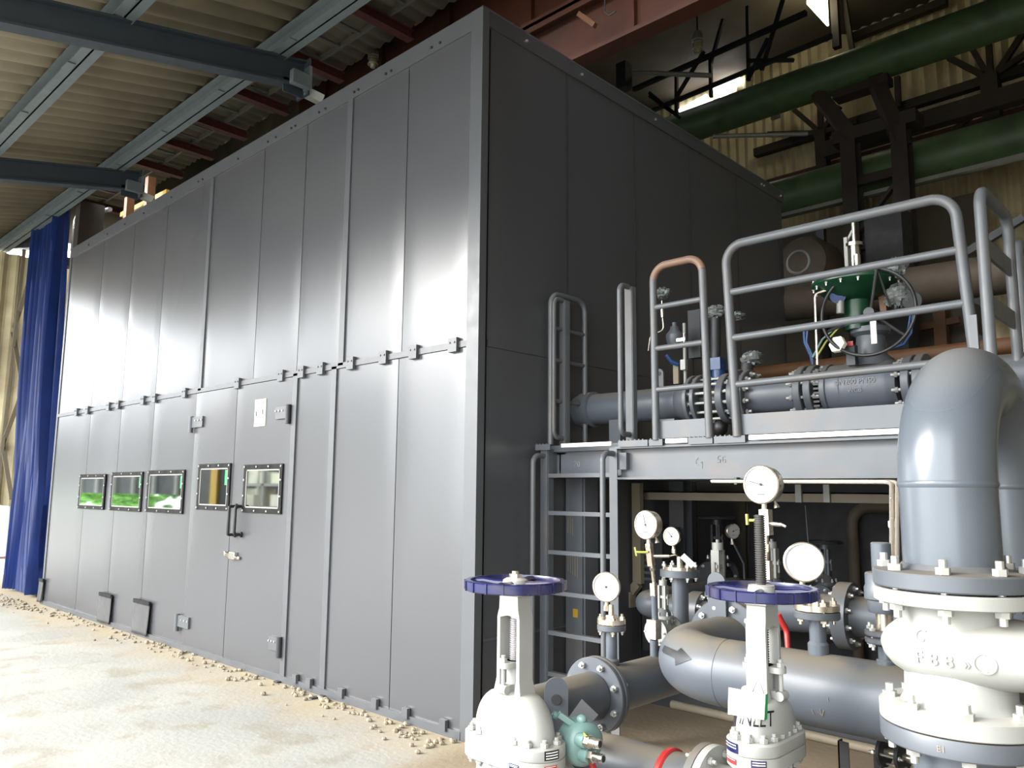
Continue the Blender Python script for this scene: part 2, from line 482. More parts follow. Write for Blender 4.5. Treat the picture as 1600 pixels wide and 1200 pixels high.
# girts and bracing on the back wall
Yg = 10.85
for (a, b_, w, m, lab) in (((1180, 240), (1640, 96), .16, 'brown', 'dark girt on the back wall between the two green pipes'),
                           ((1150, 300), (1640, 160), .10, 'maroon', 'reddish girt on the back wall just above the lower green pipe'),
                           ((1330, 60), (1480, 2), .14, 'brown', 'dark girt at the top of the back wall above the upper green pipe')):
    g = MB().bar(at(*a, Y=Yg), at(*b_, Y=Yg), w, w).build('girt', m, origin=at(*a, Y=Yg)); tag(g, lab, 'wall beam')
g = MB().bar(at(1290, 236, Y=10.5), at(1640, 132, Y=10.5), .22, .3).build('girder', 'brown', origin=at(1400, 200, Y=10.5)); tag(g, 'dark brown beam crossing the back wall behind the trestle', 'beam')
t = thing('wall_truss', 'dark diagonal bracing on the back wall left of the trestle', 'truss', at(1283, 208, Y=10.7))
for a, b_ in (((1241, 172), (1283, 208)), ((1312, 166), (1283, 208)), ((1281, 150), (1283, 208)), ((1200, 210), (1283, 208)), ((1283, 208), (1340, 190))):
    MB().bar(at(*a, Y=10.7), at(*b_, Y=10.7), .09, .09).build('brace', 'brown', t)
MB().bar(at(1283, 205, Y=10.7), at(1287, 265, Y=10.7), .22, .2).build('column', 'brown', t)
t = thing('wall_truss', 'dark diagonal bracing on the back wall right of the trestle', 'truss', at(1545, 122, Y=10.7))
for a, b_ in (((1482, 90), (1540, 120)), ((1520, 78), (1545, 120)), ((1545, 70), (1548, 120)), ((1600, 50), (1555, 118)), ((1610, 80), (1550, 120)), ((1490, 205), (1530, 170)), ((1402, 120), (1404, 168))):
    MB().bar(at(*a, Y=10.7), at(*b_, Y=10.7), .09, .09).build('brace', 'brown', t)
MB().bar(at(1547, 118, Y=10.7), at(1552, 188, Y=10.7), .3, .25).build('column', 'brown', t)

# green overhead pipelines
def run(name, lab, cat, p, q_, r, m, n=40):
    o = MB().cyl(p, q_, r, n=n).build(name, m, origin=p); tag(o, lab, cat); return o
a, b_ = at(1200, 156, Y=8.0), at(1550, 35, Y=8.0); d = (b_ - a).normalized()
G1 = MB().cyl((-6, 8.0, a.z + .03), (6.2, 8.0, b_.z - .0), .285, n=48).build('green_pipeline', 'greenpipe', origin=(0, 8, a.z)); tag(G1, 'upper of two large green overhead pipes, crossing above the trestle', 'pipe')
a = at(1270, 300, Y=8.75); b_ = at(1550, 222, Y=8.75)
t = thing('green_pipeline', 'lower of two large green overhead pipes, passing behind the trestle', 'pipe', (0, 8.75, a.z))
MB().cyl((-3.5, 8.75, a.z), (6.2, 8.75, b_.z), .33, n=48).build('pipe', 'greenpipe', t)
MB().bar((-3, 8.4, a.z - .42), (6.2, 8.4, b_.z - .42), .1, .06).build('support_rail', 'galv', t)
# trestle
t = thing('trestle', 'dark brown steel trestle carrying the two green pipes', 'steel frame', (0, 8.2, 0))
for x in (-.36, .36): MB().ibeam((x, 8.1, 0), (x, 8.1, 6.9), .22, .26, .02, (0, 1, 0)).build('leg', 'brown', t)
MB().box((-.6, 8.0, 6.9), (.6, 8.4, 7.1)).build('cross_head', 'brown', t)
MB().bar((-.75, 7.9, 7.75), (-.3, 8.1, 6.9), .16, .2).bar((.1, 7.9, 7.7), (.38, 8.1, 6.6), .16, .2).build('strut', 'brown', t)
MB().box((-.5, 7.85, 7.55), (.3, 8.1, 7.68)).build('saddle', 'brown', t)
for z in (6.2, 5.2, 4.2, 3.2): MB().box((-.4, 8.1, z), (.4, 8.2, z + .14)).build('batten_plate', 'brown', t)
MB().bar((-.36, 8.1, 5.4), (.36, 8.1, 6.2), .1, .05).bar((-.36, 8.1, 4.4), (.36, 8.1, 5.2), .1, .05).build('brace', 'brown', t)

# rusty crane girder above the enclosure
t = thing('crane_girder', 'big rusty brown crane girder crossing above the enclosure', 'beam', (-4.2, 2.5, 5.95))
xl = at(470, 150, Y=2.55).x
MB().box((xl, 2.53, 6.2), (6.15, 2.57, 7.85)).build('web', 'rust', t)
MB().box((xl, 2.43, 6.15), (6.15, 2.64, 6.2)).build('bottom_flange', 'rust', t)
MB().box((xl, 2.33, 7.85), (6.15, 2.77, 7.9)).build('top_flange', 'rust', t)
MB().box((xl, 2.36, 6.72), (6.15, 2.53, 6.76)).box((xl, 2.36, 6.66), (6.15, 2.38, 6.80)).build('stiffener', 'rust', t)
for k in range(6): MB().box((xl + .8 + 1.4 * k, 2.47, 6.2), (xl + .82 + 1.4 * k, 2.53, 7.85)).build('rib', 'rust', t)
o = MB().tube([(-9.5, 2.28, 7.62), (5, 2.28, 7.62)], .03); 
for k in range(9): o.box((-8.9 + 1.3 * k, 2.24, 7.57), (-8.78 + 1.3 * k, 2.33, 7.67))
o = o.build('yellow_pipe', 'yellow', origin=(-4, 2.28, 7.62)); tag(o, 'yellow line running along the top of the rusty girder', 'pipe')
o = MB().bar(at(905, 22, Y=2.2), at(930, 40, Y=2.2), .05, .05).build('bracket', 'orange', origin=at(905, 22, Y=2.2)); tag(o, 'short orange-brown bracket under the rusty girder', 'bracket')
o = MB().tube(fillet([at(945, -10, Y=2.2), at(945, 18, Y=2.2), at(952, 24, Y=2.2), at(962, 18, Y=2.2)], .03), .008).build('cable', 'dark', origin=at(945, 0, Y=2.2)); tag(o, 'thin looped cable hanging beside the rusty girder', 'cable')

# soffit with maroon joists, cable ladder
struct('ceiling', corr(lambda u, v, h: Vector((-14 + u, .6 + v, 7.16 + h)), .2, .02, 17, 1.3, 6), 'sheetdark', solid=.006)
struct('wall_front_screen', MB().box((-14, 3.9, 0), (xl - .6, 4.0, 10.4)), 'sheetdark')
for i, x in enumerate((-12.1, -10.6, -9.4, -8.25, -7.16, -5.96, -4.6, -3.17)):
    o = MB().ibeam((x, .6, 6.99), (x, 1.85, 6.99), .12, .12, .012).build('joist', 'maroon', origin=(x, .6, 7.03))
    tag(o, 'maroon steel joist under the dark soffit behind the canopy edge', 'roof beam', 'maroon joists behind the canopy')
t = thing('cable_ladder', 'galvanised cable ladder running along under the soffit above the enclosure', 'cable tray', (-7, 1.35, 6.9))
MB().box((-12.5, 1.10, 7.055), (-2.2, 1.13, 7.13)).build('side_rail', 'galvdark', t)
MB().box((-12.5, 1.47, 7.055), (-2.2, 1.50, 7.13)).build('side_rail', 'galvdark', t)
for k in range(24): MB().box((-12.3 + k * .43, 1.13, 7.065), (-12.26 + k * .43, 1.47, 7.09)).build('rung', 'galvdark', t)
for y, lab in ((.95, 'thin pale conduit along the soffit, outside the cable ladder'), (.84, 'thin pale conduit along the soffit, closest to the canopy')):
    o = MB().tube([(-12.5, y, 7.08), (-2.4, y, 7.08)], .018, 8).build('conduit', 'galvdark', origin=(-7, y, 6.93)); tag(o, lab, 'conduit')
o = MB().grid(lambda i, j: at(488 + 60 * i - 20 * j, 58 - 52 * i + 8 * j, Z=6.97), 24, 8).build('mesh_panel', 'dark', origin=at(500, 40, Z=6.97)); o.modifiers.new('wire', 'WIREFRAME').thickness = .012
tag(o, 'dark wire mesh panel under the soffit at the top of the photo', 'mesh')
o = MB().box((-.12, -.1, -.004), (.12, .1, .004)).build('vent_plate', 'orange', place=at(387, 124, Z=6.9)); tag(o, 'small rusty perforated plate under the soffit near the rafter end', 'plate')
for (p, q_, lab) in (((198, 372), (200, 311), 'yellow upright behind the enclosure, left of the pair'), ((232, 330), (234, 279), 'yellow upright behind the enclosure, right of the pair')):
    a = at(*p, Y=1.); b_ = at(*q_, Y=1.)
    o = MB().bar((a.x, 1, 5.088), (a.x, 1, b_.z), .12, .12, (0, 1, 0)).build('post', 'orange', origin=a); tag(o, lab, 'post')
o = MB().bar(at(190, 336, Y=1.2), at(262, 300, Y=1.2), .05, .08).build('handrail', 'yellow', origin=at(200, 330, Y=1.2)); tag(o, 'yellow rail between the orange uprights behind the enclosure', 'rail')

# bulkhead lamps
def lamp(p, lab, top):
    t = thing('bulkhead_lamp', lab, 'lamp', p); p = Vector(p)
    MB().lathe([(.03, .16), (.05, .15), (.07, .1), (.075, .04), (.06, .03)], p, n=20).build('housing', 'galv', t)
    MB().lathe([(.055, .035), (.06, -.02), (.055, -.09), (.03, -.13), (.0, -.14)], p, n=20).build('glass', 'lamp', t)
    MB().torus(p, (0, 0, 1), .068, .006, 20, 6).torus(p + Vector((0, 0, -.08)), (0, 0, 1), .066, .006, 20, 6).build('cage', 'galv', t)
    MB().tube([p + Vector((0, 0, .16)), *top(p)], .012, 8).build('stem', 'dark', t)
lamp(at(583, 92, Y=2.15), 'caged bulkhead lamp under the rusty girder above the enclosure front', lambda p: [p + Vector((0, 0, .3)), Vector((p.x, 2.53, p.z + .3))])
lamp(at(1090, 68, Y=4.5), 'caged glass lamp hanging beside the bright high windows', lambda p: [Vector((p.x, p.y, 10.4))])
o = MB().box((-.08, -.03, -.03), (.08, .03, .03)).build('floodlight', 'galv', place=at(1212, 183, Y=9.)); tag(o, 'small pale lamp under the upper green pipe', 'lamp')

# truss of the main roof
t = thing('roof_truss', 'dark lattice roof truss in front of the bright high windows', 'truss', at(1110, 150, Y=7.))
zc = lambda px, py: at(px, py, Y=7.0)
ch = [zc(1000, 181), zc(1300, 56)]
MB().bar(ch[0], ch[1], .06, .06).build('chord', 'dark', t)
MB().bar(zc(990, 140), zc(1260, 20), .07, .07).build('chord', 'dark', t)
for a, b_ in (((1057, 110), (1057, 178)), ((1110, 88), (1111, 152)), ((1168, 10), (1170, 126)), ((1015, 145), (1055, 178)), ((1100, 80), (1058, 150)), ((1130, 30), (1110, 100)), ((1200, 60), (1168, 126)), ((1226, -10), (1190, 110)), ((1168, 95), (1240, 94)), ((1015, 150), (1062, 184))):
    MB().bar(zc(*a), zc(*b_), .05, .05).build('web_member', 'dark', t)
for p, q_, y, lab in (((963, 112), (1112, 118), 5., 'pale conduit tube above the dark side of the enclosure'), ((1114, 213), (1262, 209), 7., 'long thin pale tube below the upper green pipe')):
    o = MB().tube([at(*p, Y=y), at(*q_, Y=y + .8)], .035, 10).build('conduit', 'galv', origin=at(*p, Y=y)); tag(o, lab, 'conduit')
o = MB().box((-.08, -.08, -.22), (.08, .08, .16)).build('beam_clamp', 'dark', place=at(975, 117, Y=4.9)); tag(o, 'dark clamp at the left end of the pale conduit', 'clamp')

# things behind the platform at the far right
o = MB().box((-3.2, 9.3, 0), (1.0, 9.6, 6.1)).build('shade_backing', 'roof', origin=(-1, 9.4, 0)); tag(o, 'dark backing added for the shade behind the trestle below the lower green pipe', 'machine')  # plain dark block added to give the background its darkness
o = MB().cyl(at(1228, 475, Y=5.), at(1660, 415, Y=5.), .2, n=24).build('insulated_pipe', 'lagging', origin=at(1230, 475, Y=5.)); tag(o, 'beige lagged pipe behind the green actuator', 'pipe')
o = MB().cyl((.06, 3.55, at(1430, 560, Y=3.55).z), (5, 3.55, at(1430, 552, Y=3.55).z), .075, n=20).build('orange_pipe', 'orange', origin=(0, 3.55, 2.4)); tag(o, 'rusty orange pipe running behind the upper valves', 'pipe')
t = thing('tank', 'pale tank end behind the enclosure corner and guard rail', 'tank', at(1250, 410, Y=7.))
p = at(1252, 412, Y=7.); MB().lathe([(.0, -.12), (.2, -.1), (.36, -.02), (.42, .1), (.42, .5)], p, (0, 1, 0), 32).build('shell', 'lagging', t)
MB().torus(p + Vector((0, -.1, 0)), (0, 1, 0), .16, .02, 24, 8).build('hatch_ring', 'galv', t)
q0 = at(1286, 470, Y=7.2); MB().bar((q0.x, 7.2, 0), at(1283, 350, Y=7.2), .1, .1, (0, 1, 0)).build('support', 'dark', t)
o = MB().box((-.22, -.2, -3.1), (.22, .2, 1.2)).build('column', 'core', place=at(1395, 480, Y=6.5)); tag(o, 'dark brown column right behind the green actuator', 'column')
o = MB().bar(at(1466, 440, Y=7), at(1478, 620, Y=7), .14, .14).bar(at(1440, 512, Y=7), at(1500, 500, Y=7), .1, .08).build('post', 'orange', origin=at(1470, 500, Y=7)); tag(o, 'orange-brown post behind the right end of the guard rail', 'post')
o = MB().box((-.3, -.1, -3.6), (.3, .1, .5)).build('cabinet', 'lagging', place=at(1470, 520, Y=7.3)); tag(o, 'pale cabinet behind the orange-brown post', 'cabinet')
t = thing('pipe_bracket', 'dark lattice arm in the background right of the guard rail', 'bracket', at(1560, 420, Y=6))
for a, b_ in (((1502, 400), (1600, 340)), ((1510, 520), (1600, 560)), ((1505, 460), (1575, 490))): MB().bar(at(*a, Y=6), at(*b_, Y=6), .08, .08).build('arm', 'dark', t)

# ------------------------------------------------------------------ far left
t = thing('tarpaulin_curtain', 'blue tarpaulin gathered into a hanging bundle beside the far end of the enclosure', 'curtain', (-10.2, .1, 0))
b = MB(); NU, NV = 190, 40
tl, tr = at(61, 338, Y=.1), at(95, 323, Y=.1); ml, mr = at(30, 720, Y=.1), at(66, 720, Y=.1); bl, br_ = at(12, 920, Y=.1), at(50, 928, Y=.1)
for ly in (0, 1):
    def cf(i, j, ly=ly):
        k = j; L_ = tl.lerp(ml, min(1, k / .62)) if k < .62 else ml.lerp(bl, (k - .62) / .38)
        R_ = tr.lerp(mr, min(1, k / .62)) if k < .62 else mr.lerp(br_, (k - .62) / .38)
        L_.z = R_.z = (L_.z + R_.z) / 2
        w = i + (.06 * sin(9 * k + i * 7) * max(0, k - .6) * 2.5)
        p = L_.lerp(R_, max(0, min(1, w)))
        y = .07 * sin(2 * pi * 11 * i + .8 * sin(5 * k)) + .05 * sin(2 * pi * 23 * i + 2 * k) - .12 * sin(pi * i)
        return Vector((p.x, p.y + (-y if not ly else y * .6 + .12), max(.02, p.z)))
    b.grid(cf, NU, NV)
b.build('cloth', 'bluecloth', t, smooth=70)
t = thing('lattice_column', 'pale steel lattice column beside the blue curtain', 'column', (-11.6, 0, 0))
Yl = .25
for k, (a, b_) in enumerate((((60, 335), (30, 725)), ((30, 725), (8, 925)), ((38, 390), (-8, 800)))):
    MB().bar(at(*a, Y=Yl), at(*b_, Y=Yl), .05, .05).build('chord', 'tray', t)
for a, b_ in (((52, 420), (22, 512)), ((20, 520), (35, 602)), ((33, 616), (2, 700)), ((5, 700), (18, 780))):
    MB().bar(at(*a, Y=Yl + .03), at(*b_, Y=Yl + .03), .07, .03).build('lacing', 'tray', t)
o = MB().bar(at(-10, 385, Y=.3), at(62, 378, Y=.3), .2, .22).build('lintel_beam', 'dark', origin=at(10, 380, Y=.3)); tag(o, 'dark beam at the top of the opening beside the blue curtain', 'beam')
o = MB().box((-9.15, .15, 0), (-8.95, .5, 5.95)).build('post', 'brown', origin=(-9, .3, 0)); tag(o, 'dark brown post between the blue curtain and the enclosure', 'post')
o = MB().box((-9.36, .2, 0), (-9.26, .3, 4.2)).build('post', 'tray', origin=(-9.3, .25, 0)); tag(o, 'thin brown post just right of the blue curtain', 'post')
o = MB().bar(at(97, 345, Y=.2), at(92, 430, Y=.2), .07, .05, (0, 1, 0)).build('strut', 'galv', origin=at(97, 345, Y=.2)); tag(o, 'short galvanised strut at the top right of the blue curtain', 'strut')
t = thing('banner', 'white banner board at the left edge of the photo', 'sign', at(-10, 930, Z=0))
a, b_, c_, d_ = at(-40, 785, Y=.3), at(13, 791, Y=.3), at(5, 897, Y=.3), at(-46, 892, Y=.3)
MB().loft([[a, b_, c_, d_], [v + Vector((0, .03, 0)) for v in (a, b_, c_, d_)]]).build('board', 'whiteboard', t)
MB().bar(at(-20, 872, Y=.28), at(10, 871, Y=.28), .02, .04).build('strap', 'maroon', t)
# cage ladder at the far end of the enclosure
t = thing('cage_ladder', 'grey ladder with curved top rails at the far left end of the enclosure', 'ladder', at(113, 390, Y=.6))
for p in (((113, 392), (118, 345), (125, 328), (140, 322)), ((146, 366), (152, 340), (158, 330), (172, 327))):
    MB().tube([at(*v, Y=.6) for v in p], .035, 10).build('rail', 'galv', t)
for p, q_ in (((122, 332), (156, 337)), ((117, 357), (147, 362))): MB().tube([at(*p, Y=.6), at(*q_, Y=.6)], .025, 8).build('rung', 'galv', t)
o = MB().box((-.1, -.1, -.07), (.1, .1, .07)).build('junction_box', 'galv', place=at(105, 411, Y=.3)); tag(o, 'small pale junction box on the far upper corner of the enclosure', 'box')

# gravel along the foot of the enclosure
b = MB()
for k in range(420):
    x = -RND.random() ** 1.4 * 9.6 - .1 if k % 3 else -8.2 - RND.random() * 3.5
    y = -.05 - abs(RND.gauss(0, .12)) - (.25 * RND.random() if x < -8 else 0); r = RND.uniform(.008, .026)
    b.ell((x, y, r * .5), (r, r * RND.uniform(.6, 1), r * RND.uniform(.5, .8)), 6, 4)
g = b.build('gravel', 'stone', smooth=0); tag(g, 'loose gravel scattered along the foot of the enclosure', 'gravel', kind='stuff')
for p, q_, lab in (((430, 1066), (445, 1063), 'small flat scrap of steel on the floor at the door foot'), ((485, 1091), (513, 1086), 'thin flat metal strip lying at the foot of the enclosure')):
    a = at(*p, Z=.008); b_ = at(*q_, Z=.008); o = MB().bar(a, b_, .05, .012).build('scrap_strip', 'dark', origin=a); tag(o, lab, 'scrap')

# ------------------------------------------------------------------ yard opposite (seen in the panes)
t = thing('opposite_shed', 'grey clad shed across the yard, reflected in the enclosure panes', 'building', (-40, -19, 0))
MB().box((-130, -20, 1.2), (-24, -19.4, 8)).build('cladding', 'block', t)
for k in range(14): MB().box((-74 + k * 3.6, -19.4, 1.2), (-73.7 + k * 3.6, -19.2, 8)).build('post', 'galv', t)
h = MB()
for k in range(1200):
    c = Vector((RND.uniform(-120, -59), RND.uniform(-24, -21.5), RND.uniform(.1, 1.9))); r = RND.uniform(.15, .4)
    h.ell(c, (r, r, r * .7), 6, 4)
h = h.build('hedge', 'leaf', smooth=0); tag(h, 'green hedge across the yard, reflected in the panes', 'hedge', kind='stuff')
o = MB().box((-13.3, -4.9, 0), (-13.0, -4.6, 4)).build('post', 'yardyellow', origin=(-12.6, -4.7, 0)); tag(o, 'yellow post in the yard, reflected in the door pane', 'post')
o = MB().box((-15, -5.3, 0), (-13.4, -4.7, 3.0)).build('machine_cabinet', 'dark', origin=(-14, -5.4, 0)); tag(o, 'dark machine cabinet in the yard, reflected in the door pane', 'cabinet')
o = MB().box((-12.97, -4.9, 0), (-12.5, -4.65, 3.0)).build('machine_cabinet', 'block', origin=(-12, -5, 0)); tag(o, 'grey machine cabinet beside the yellow post, reflected in the door pane', 'cabinet')
t = thing('racking', 'pale storage racking in the yard, reflected in the right door pane', 'rack', (-16, -9, 0))
for k in range(5): MB().box((-21 + k * 2., -9.1, 0), (-20.88 + k * 2., -9, 3.6)).build('upright', 'galv', t)
for z in (.3, 1.0, 1.7, 2.4, 3.1): MB().box((-21, -9.5, z), (-13, -9, z + .08)).build('beam', 'galv', t)
for k in range(40):
    x = -20.85 + (k % 10) * .72; z = (.385, 1.085, 1.785, 2.485)[k // 10]; w = RND.uniform(.4, .66)
    o = MB().box((x, -9.5, z), (x + w, -9.15, z + RND.uniform(.25, .55))).build('crate', RND.choice(('shelf', 'shelf', 'cream', 'tray')), origin=(x, -9.4, z))
    tag(o, 'crate on the racking reflected in the right door pane', 'crate', 'crates on the yard racking')
# ================================================================== enclosure
H, HM, LE, WE = 5.078, 2.615, 8.674, 4.853
E = thing('equipment_enclosure', 'large dark grey sheet metal enclosure with double door and small windows', 'enclosure', (-4.3, 0, 0))
MB().box((-LE + .02, .05, 0), (-.03, WE - .02, H - .02)).build('core', 'core', E)
SC_ = 0.0
rp = random.Random(11)


def panel(name, u0, u1, z0, z1, side=False, holes=(), parent=E, y0=0., m='panel'):
    """a pressed sheet with slight oil-canning"""
    bl = [(rp.uniform(u0, u1), rp.uniform(z0, z1), rp.uniform(.25, .6), rp.uniform(-.0035, .0035)) for _ in range(4)]
    nu = max(6, int((u1 - u0) / .06)); nv = max(6, int((z1 - z0) / .08)); g = .004
    def f(i, j):
        u = u0 + g + (u1 - u0 - 2 * g) * i; z = z0 + g + (z1 - z0 - 2 * g) * j
        e = min(1, 8 * i, 8 * (1 - i)); e2 = min(1, 14 * j, 14 * (1 - j))
        w = sum(a * math.exp(-((u - c) ** 2 + ((z - d) * .6) ** 2) / s ** 2) for c, d, s, a in bl) * e * e2 + .004 * (1 - e) * (1 if e < 1 else 0)
        return Vector((-w, u, z)) if side else Vector((u, y0 + w, z))
    b = MB().grid(f, nu, nv); o = b.build(name, m, parent, smooth=60)
    return o


XS = [-LE, -7.345, -6.299, -5.318, -4.177, -3.081, -2.315, -1.62, -.839, -.10]
for a, b_ in zip(XS, XS[1:]): panel('upper_panel', a, b_, HM + .02, H - .14)
XDL, XDC, XDR = -4.23, -3.352, -2.345
for a, b_ in zip(XS[:3], XS[1:4]): panel('lower_panel', a, b_, .05, HM - .02)
panel('lower_panel', XS[3], XDL, .05, HM - .02)
for a, b_ in ((XDR + .07, -1.71), (-1.71, -.87), (-.87, -.10)): panel('lower_panel', a, b_, .05, HM - .02)
# end panels
YS = [.08, .94, 1.88, 2.80, 3.75, WE - .02]
for a, b_ in zip(YS, YS[1:]):
    panel('end_upper_panel', a, b_, HM + .02, H - .12, True); panel('end_lower_panel', a, b_, .05, HM - .02, True)
for y in YS[1:-1]: MB().box((-.002, y - .005, .05), (.004, y + .005, H - .12)).build('end_seam', 'core', E)
MB().box((-.01, .09, HM - .022), (.006, WE, HM + .022)).build('end_mid_trim', 'panel', E)
MB().box((-.01, .09, .62), (.004, 1.0, .635)).build('end_seam', 'trim', E)
MB().box((-.01, .05, H - .13), (.012, WE, H)).build('end_top_trim', 'panel', E)
MB().box((-.02, 0, 0), (.012, WE, .05)).build('end_base_trim', 'trim', E)
# trims
MB().box((-LE, -.014, H - .145), (.0, .02, H)).build('top_trim', 'trim', E)
MB().box((-LE, -.012, HM - .022), (-.1, .02, HM + .022)).build('mid_trim', 'trim', E)
MB().box((-LE, -.02, 0), (-.1, .02, .055)).build('base_trim', 'trim', E)
MB().prism([(-.105, -.016), (.016, -.016), (.016, .05), (-.02, .05), (-.02, .02), (-.105, .02)], (0, 0, 0), (1, 0, 0), (0, 1, 0), (0, 0, H)).build('corner_post', 'trim', E)
MB().box((-LE - .01, -.008, 0), (-LE + .05, .06, H)).build('end_post', 'trim', E)
MB().box((-LE, 0, H - .01), (.014, WE, H + .006)).build('roof_sheet', 'trim', E)
for x, z0, z1 in ((-4.177, HM, H - .14), (-1.62, HM, H - .14), (-1.71, .05, HM), (XDR + .038, .05, HM)):
    MB().box((x - .036, -.012, z0), (x + .036, .02, z1)).build('batten', 'trim', E)
# clips on the mid seam, the base and the top edge
def shared(name, mb, m):
    me = mb.mesh(name); me.materials.append(M[m]); return me
def put(name, me, p, parent):
    o = bpy.data.objects.new(name, me); COL.objects.link(o); o.parent = parent; o.location = Vector(p) - wloc(parent); return o
clip = shared('clip', MB().box((-.045, -.03, -.05), (.045, 0, .05)).box((-.03, -.036, .01), (-.018, -.03, .022)).box((.018, -.036, .01), (.03, -.03, .022)), 'trim')
for px in (123, 140, 173, 188, 227, 245, 292, 375, 443, 475, 505, 552, 603, 650, 712):
    p = at(px, 640 - (px - 92) * .186, Y=0); put('seam_clip', clip, (p.x, -.004, HM), E)
bclip = shared('clip', MB().box((-.03, -.028, -.035), (.03, 0, .035)), 'trim')
for px, py in ((465, 1066), (487, 1072), (537, 1087), (590, 1103), (638, 1121), (697, 1140)):
    p = at(px, py, Y=0); put('base_clip', bclip, (p.x, -.01, .07), E)
scr = shared('screw', MB().cyl((0, 0, 0), (0, -.012, 0), .011, n=8), 'core')
for x in [-.45, -.55, -1.05, -1.12, -1.5, -1.56, -2.0, -2.1, -2.5, -2.57, -2.85, -3.0, -3.6, -4.4, -4.5, -5.2, -6.0, -6.6, -7.2, -7.9]:
    put('trim_screw', scr, (x, -.014, H - .10), E)
scr2 = shared('screw', MB().cyl((0, 0, 0), (.012, 0, 0), .011, n=8), 'bolt')
for y in (.45, 1.12, 2.2, 4.3, 4.36, 4.78): put('trim_screw', scr2, (.014, y, H - .07), E)

# double door
def hinge(leaf, px, py, s, wide):
    """strap hinge with three screws; s is the side the knuckle sits on"""
    p = at(px, py, Y=0); x, z = p.x, p.z
    h = MB().box((x - .17 * wide if s > 0 else x + .02, -.034, z - .06), (x - .02 if s > 0 else x + .17 * wide, -.005, z + .05)).build('hinge', 'trim', leaf)
    MB().cyl((x, -.03, z - .11), (x, -.03, z + .06), .024, n=16).build('hinge_pin', 'dark' if s > 0 else 'flange', leaf)
    for k in range(3):
        xx = x - s * (.07 + .045 * k) * wide
        put('hinge_screw', hs, (xx, -.034, z + .012), leaf)
hs = shared('screw', MB().cyl((0, 0, 0), (0, -.008, 0), .009, n=8), 'bolt')
LL = panel('door_leaf', XDL, XDC, .045, HM - .025, y0=-.012); LR = panel('door_leaf', XDC, XDR, .045, HM - .025, y0=-.012)
LL['label'] = 'left leaf of the enclosure door'; LR['label'] = 'right leaf of the enclosure door with a cream notice'
hinge(LL, 303, 660, -1, 1.55); hinge(LL, 281, 968, -1, 1.55)
hinge(LR, 455, 643, 1, 1.25); hinge(LR, 441, 1006, 1, 1.0)
def pull(leaf, px):
    p = at(px, 812, Y=-.06); x = p.x; z0, z1 = at(px, 835, Y=-.03).z, at(px, 791, Y=-.03).z
    b = MB().tube(fillet([(x, -.012, z0), (x, -.085, z0), (x, -.085, z1), (x, -.012, z1)], .015, 4), .014, 10)
    b.cyl((x, -.012, z0), (x, -.03, z0), .026, n=14).cyl((x, -.012, z1), (x, -.03, z1), .026, n=14).build('pull_handle', 'black', leaf)
pull(LL, 361); pull(LR, 371)
p = at(366, 868, Y=0); x, z = p.x, p.z
lt = MB().box((x - .10, -.03, z - .02), (x + .0, -.012, z + .02)).box((x - .02, -.05, z - .03), (x + .09, -.012, z + .035)).box((x + .09, -.035, z - .028), (x + .15, -.02, z + .0)).box((x - .115, -.05, z - .01), (x - .095, -.012, z + .035)).build('latch', 'chrome', LR, bevel=.004)
p = at(409, 645, Y=0); x, z = p.x, p.z
nt_ = MB().box((x - .098, -.018, z - .125), (x + .098, -.012, z + .125)).build('notice', 'cream', LR)
for (xa, xb, za, zb_) in ((-.06, .07, .09, .096), (-.04, .05, .075, .08), (-.075, -.055, -.03, .015), (.02, .026, -.03, .04), (.026, .075, .034, .04), (.04, .06, -.02, .028), (.026, .06, -.03, -.024)):
    MB().box((x + xa, -.0195, z + za), (x + xb, -.018, z + zb_)).build('notice_print', 'ink', LR)

# windows
def window(parent, c, yf, sticker, depth=.03):
    (ax, ay), (bx, by), (cx, cy), (dx, dy) = c
    pts = [at(x, y, Y=0) for x, y in c]
    x0 = (pts[0].x + pts[3].x) / 2; x1 = (pts[1].x + pts[2].x) / 2; z1 = (pts[0].z + pts[1].z) / 2; z0 = (pts[2].z + pts[3].z) / 2
    w = .045; b = MB(); yb = yf - .012
    for (a, e) in (((x0, yb, z0), (x1, yf, z0 + w)), ((x0, yb, z1 - w), (x1, yf, z1)), ((x0, yb, z0 + w), (x0 + w, yf, z1 - w)), ((x1 - w, yb, z0 + w), (x1, yf, z1 - w))): b.box(a, e)
    f = b.build('window_frame', 'frame', parent)
    b = MB(); g = .012
    X0, X1, Z0, Z1 = x0 + w, x1 - w, z0 + w, z1 - w
    for (a, e) in (((X0, yb + .002, Z0), (X1, yf, Z0 + g)), ((X0, yb + .002, Z1 - g), (X1, yf, Z1)), ((X0, yb + .002, Z0), (X0 + g, yf, Z1)), ((X1 - g, yb + .002, Z0), (X1, yf, Z1))): b.box(a, e)
    b.build('glazing_bead', 'galv', f if parent is E else parent)
    gl = MB().box((X0 + g, yf - .006, Z0 + g), (X1 - g, yf - .002, Z1 - g)).build('window_pane', 'glasspane', f if parent is E else parent)
    n = 4
    for k in range(n):
        xx = x0 + .02 + (x1 - x0 - .04) * k / (n - 1)
        for zz in (z0 + .02, z1 - .02): put('frame_screw', hs, (xx, yb, zz), f if parent is E else parent)
    for zz in (z0 + (z1 - z0) * .35, z0 + (z1 - z0) * .68):
        for xx in (x0 + .018, x1 - .018): put('frame_screw', hs, (xx, yb, zz), f if parent is E else parent)
    if sticker:
        MB().box((X1 - g - .03 * sticker, yf - .009, Z1 - .12 * min(1.2, sticker) - .02), (X1 - g - .006, yf - .006, Z1 - .02)).build('sticker', 'sticker', f if parent is E else parent)
window(E, ((127, 742), (167, 740), (163, 796), (123, 795)), -.004, 0)
window(E, ((177, 739), (225, 736), (221, 800), (173, 797)), -.004, 1.)
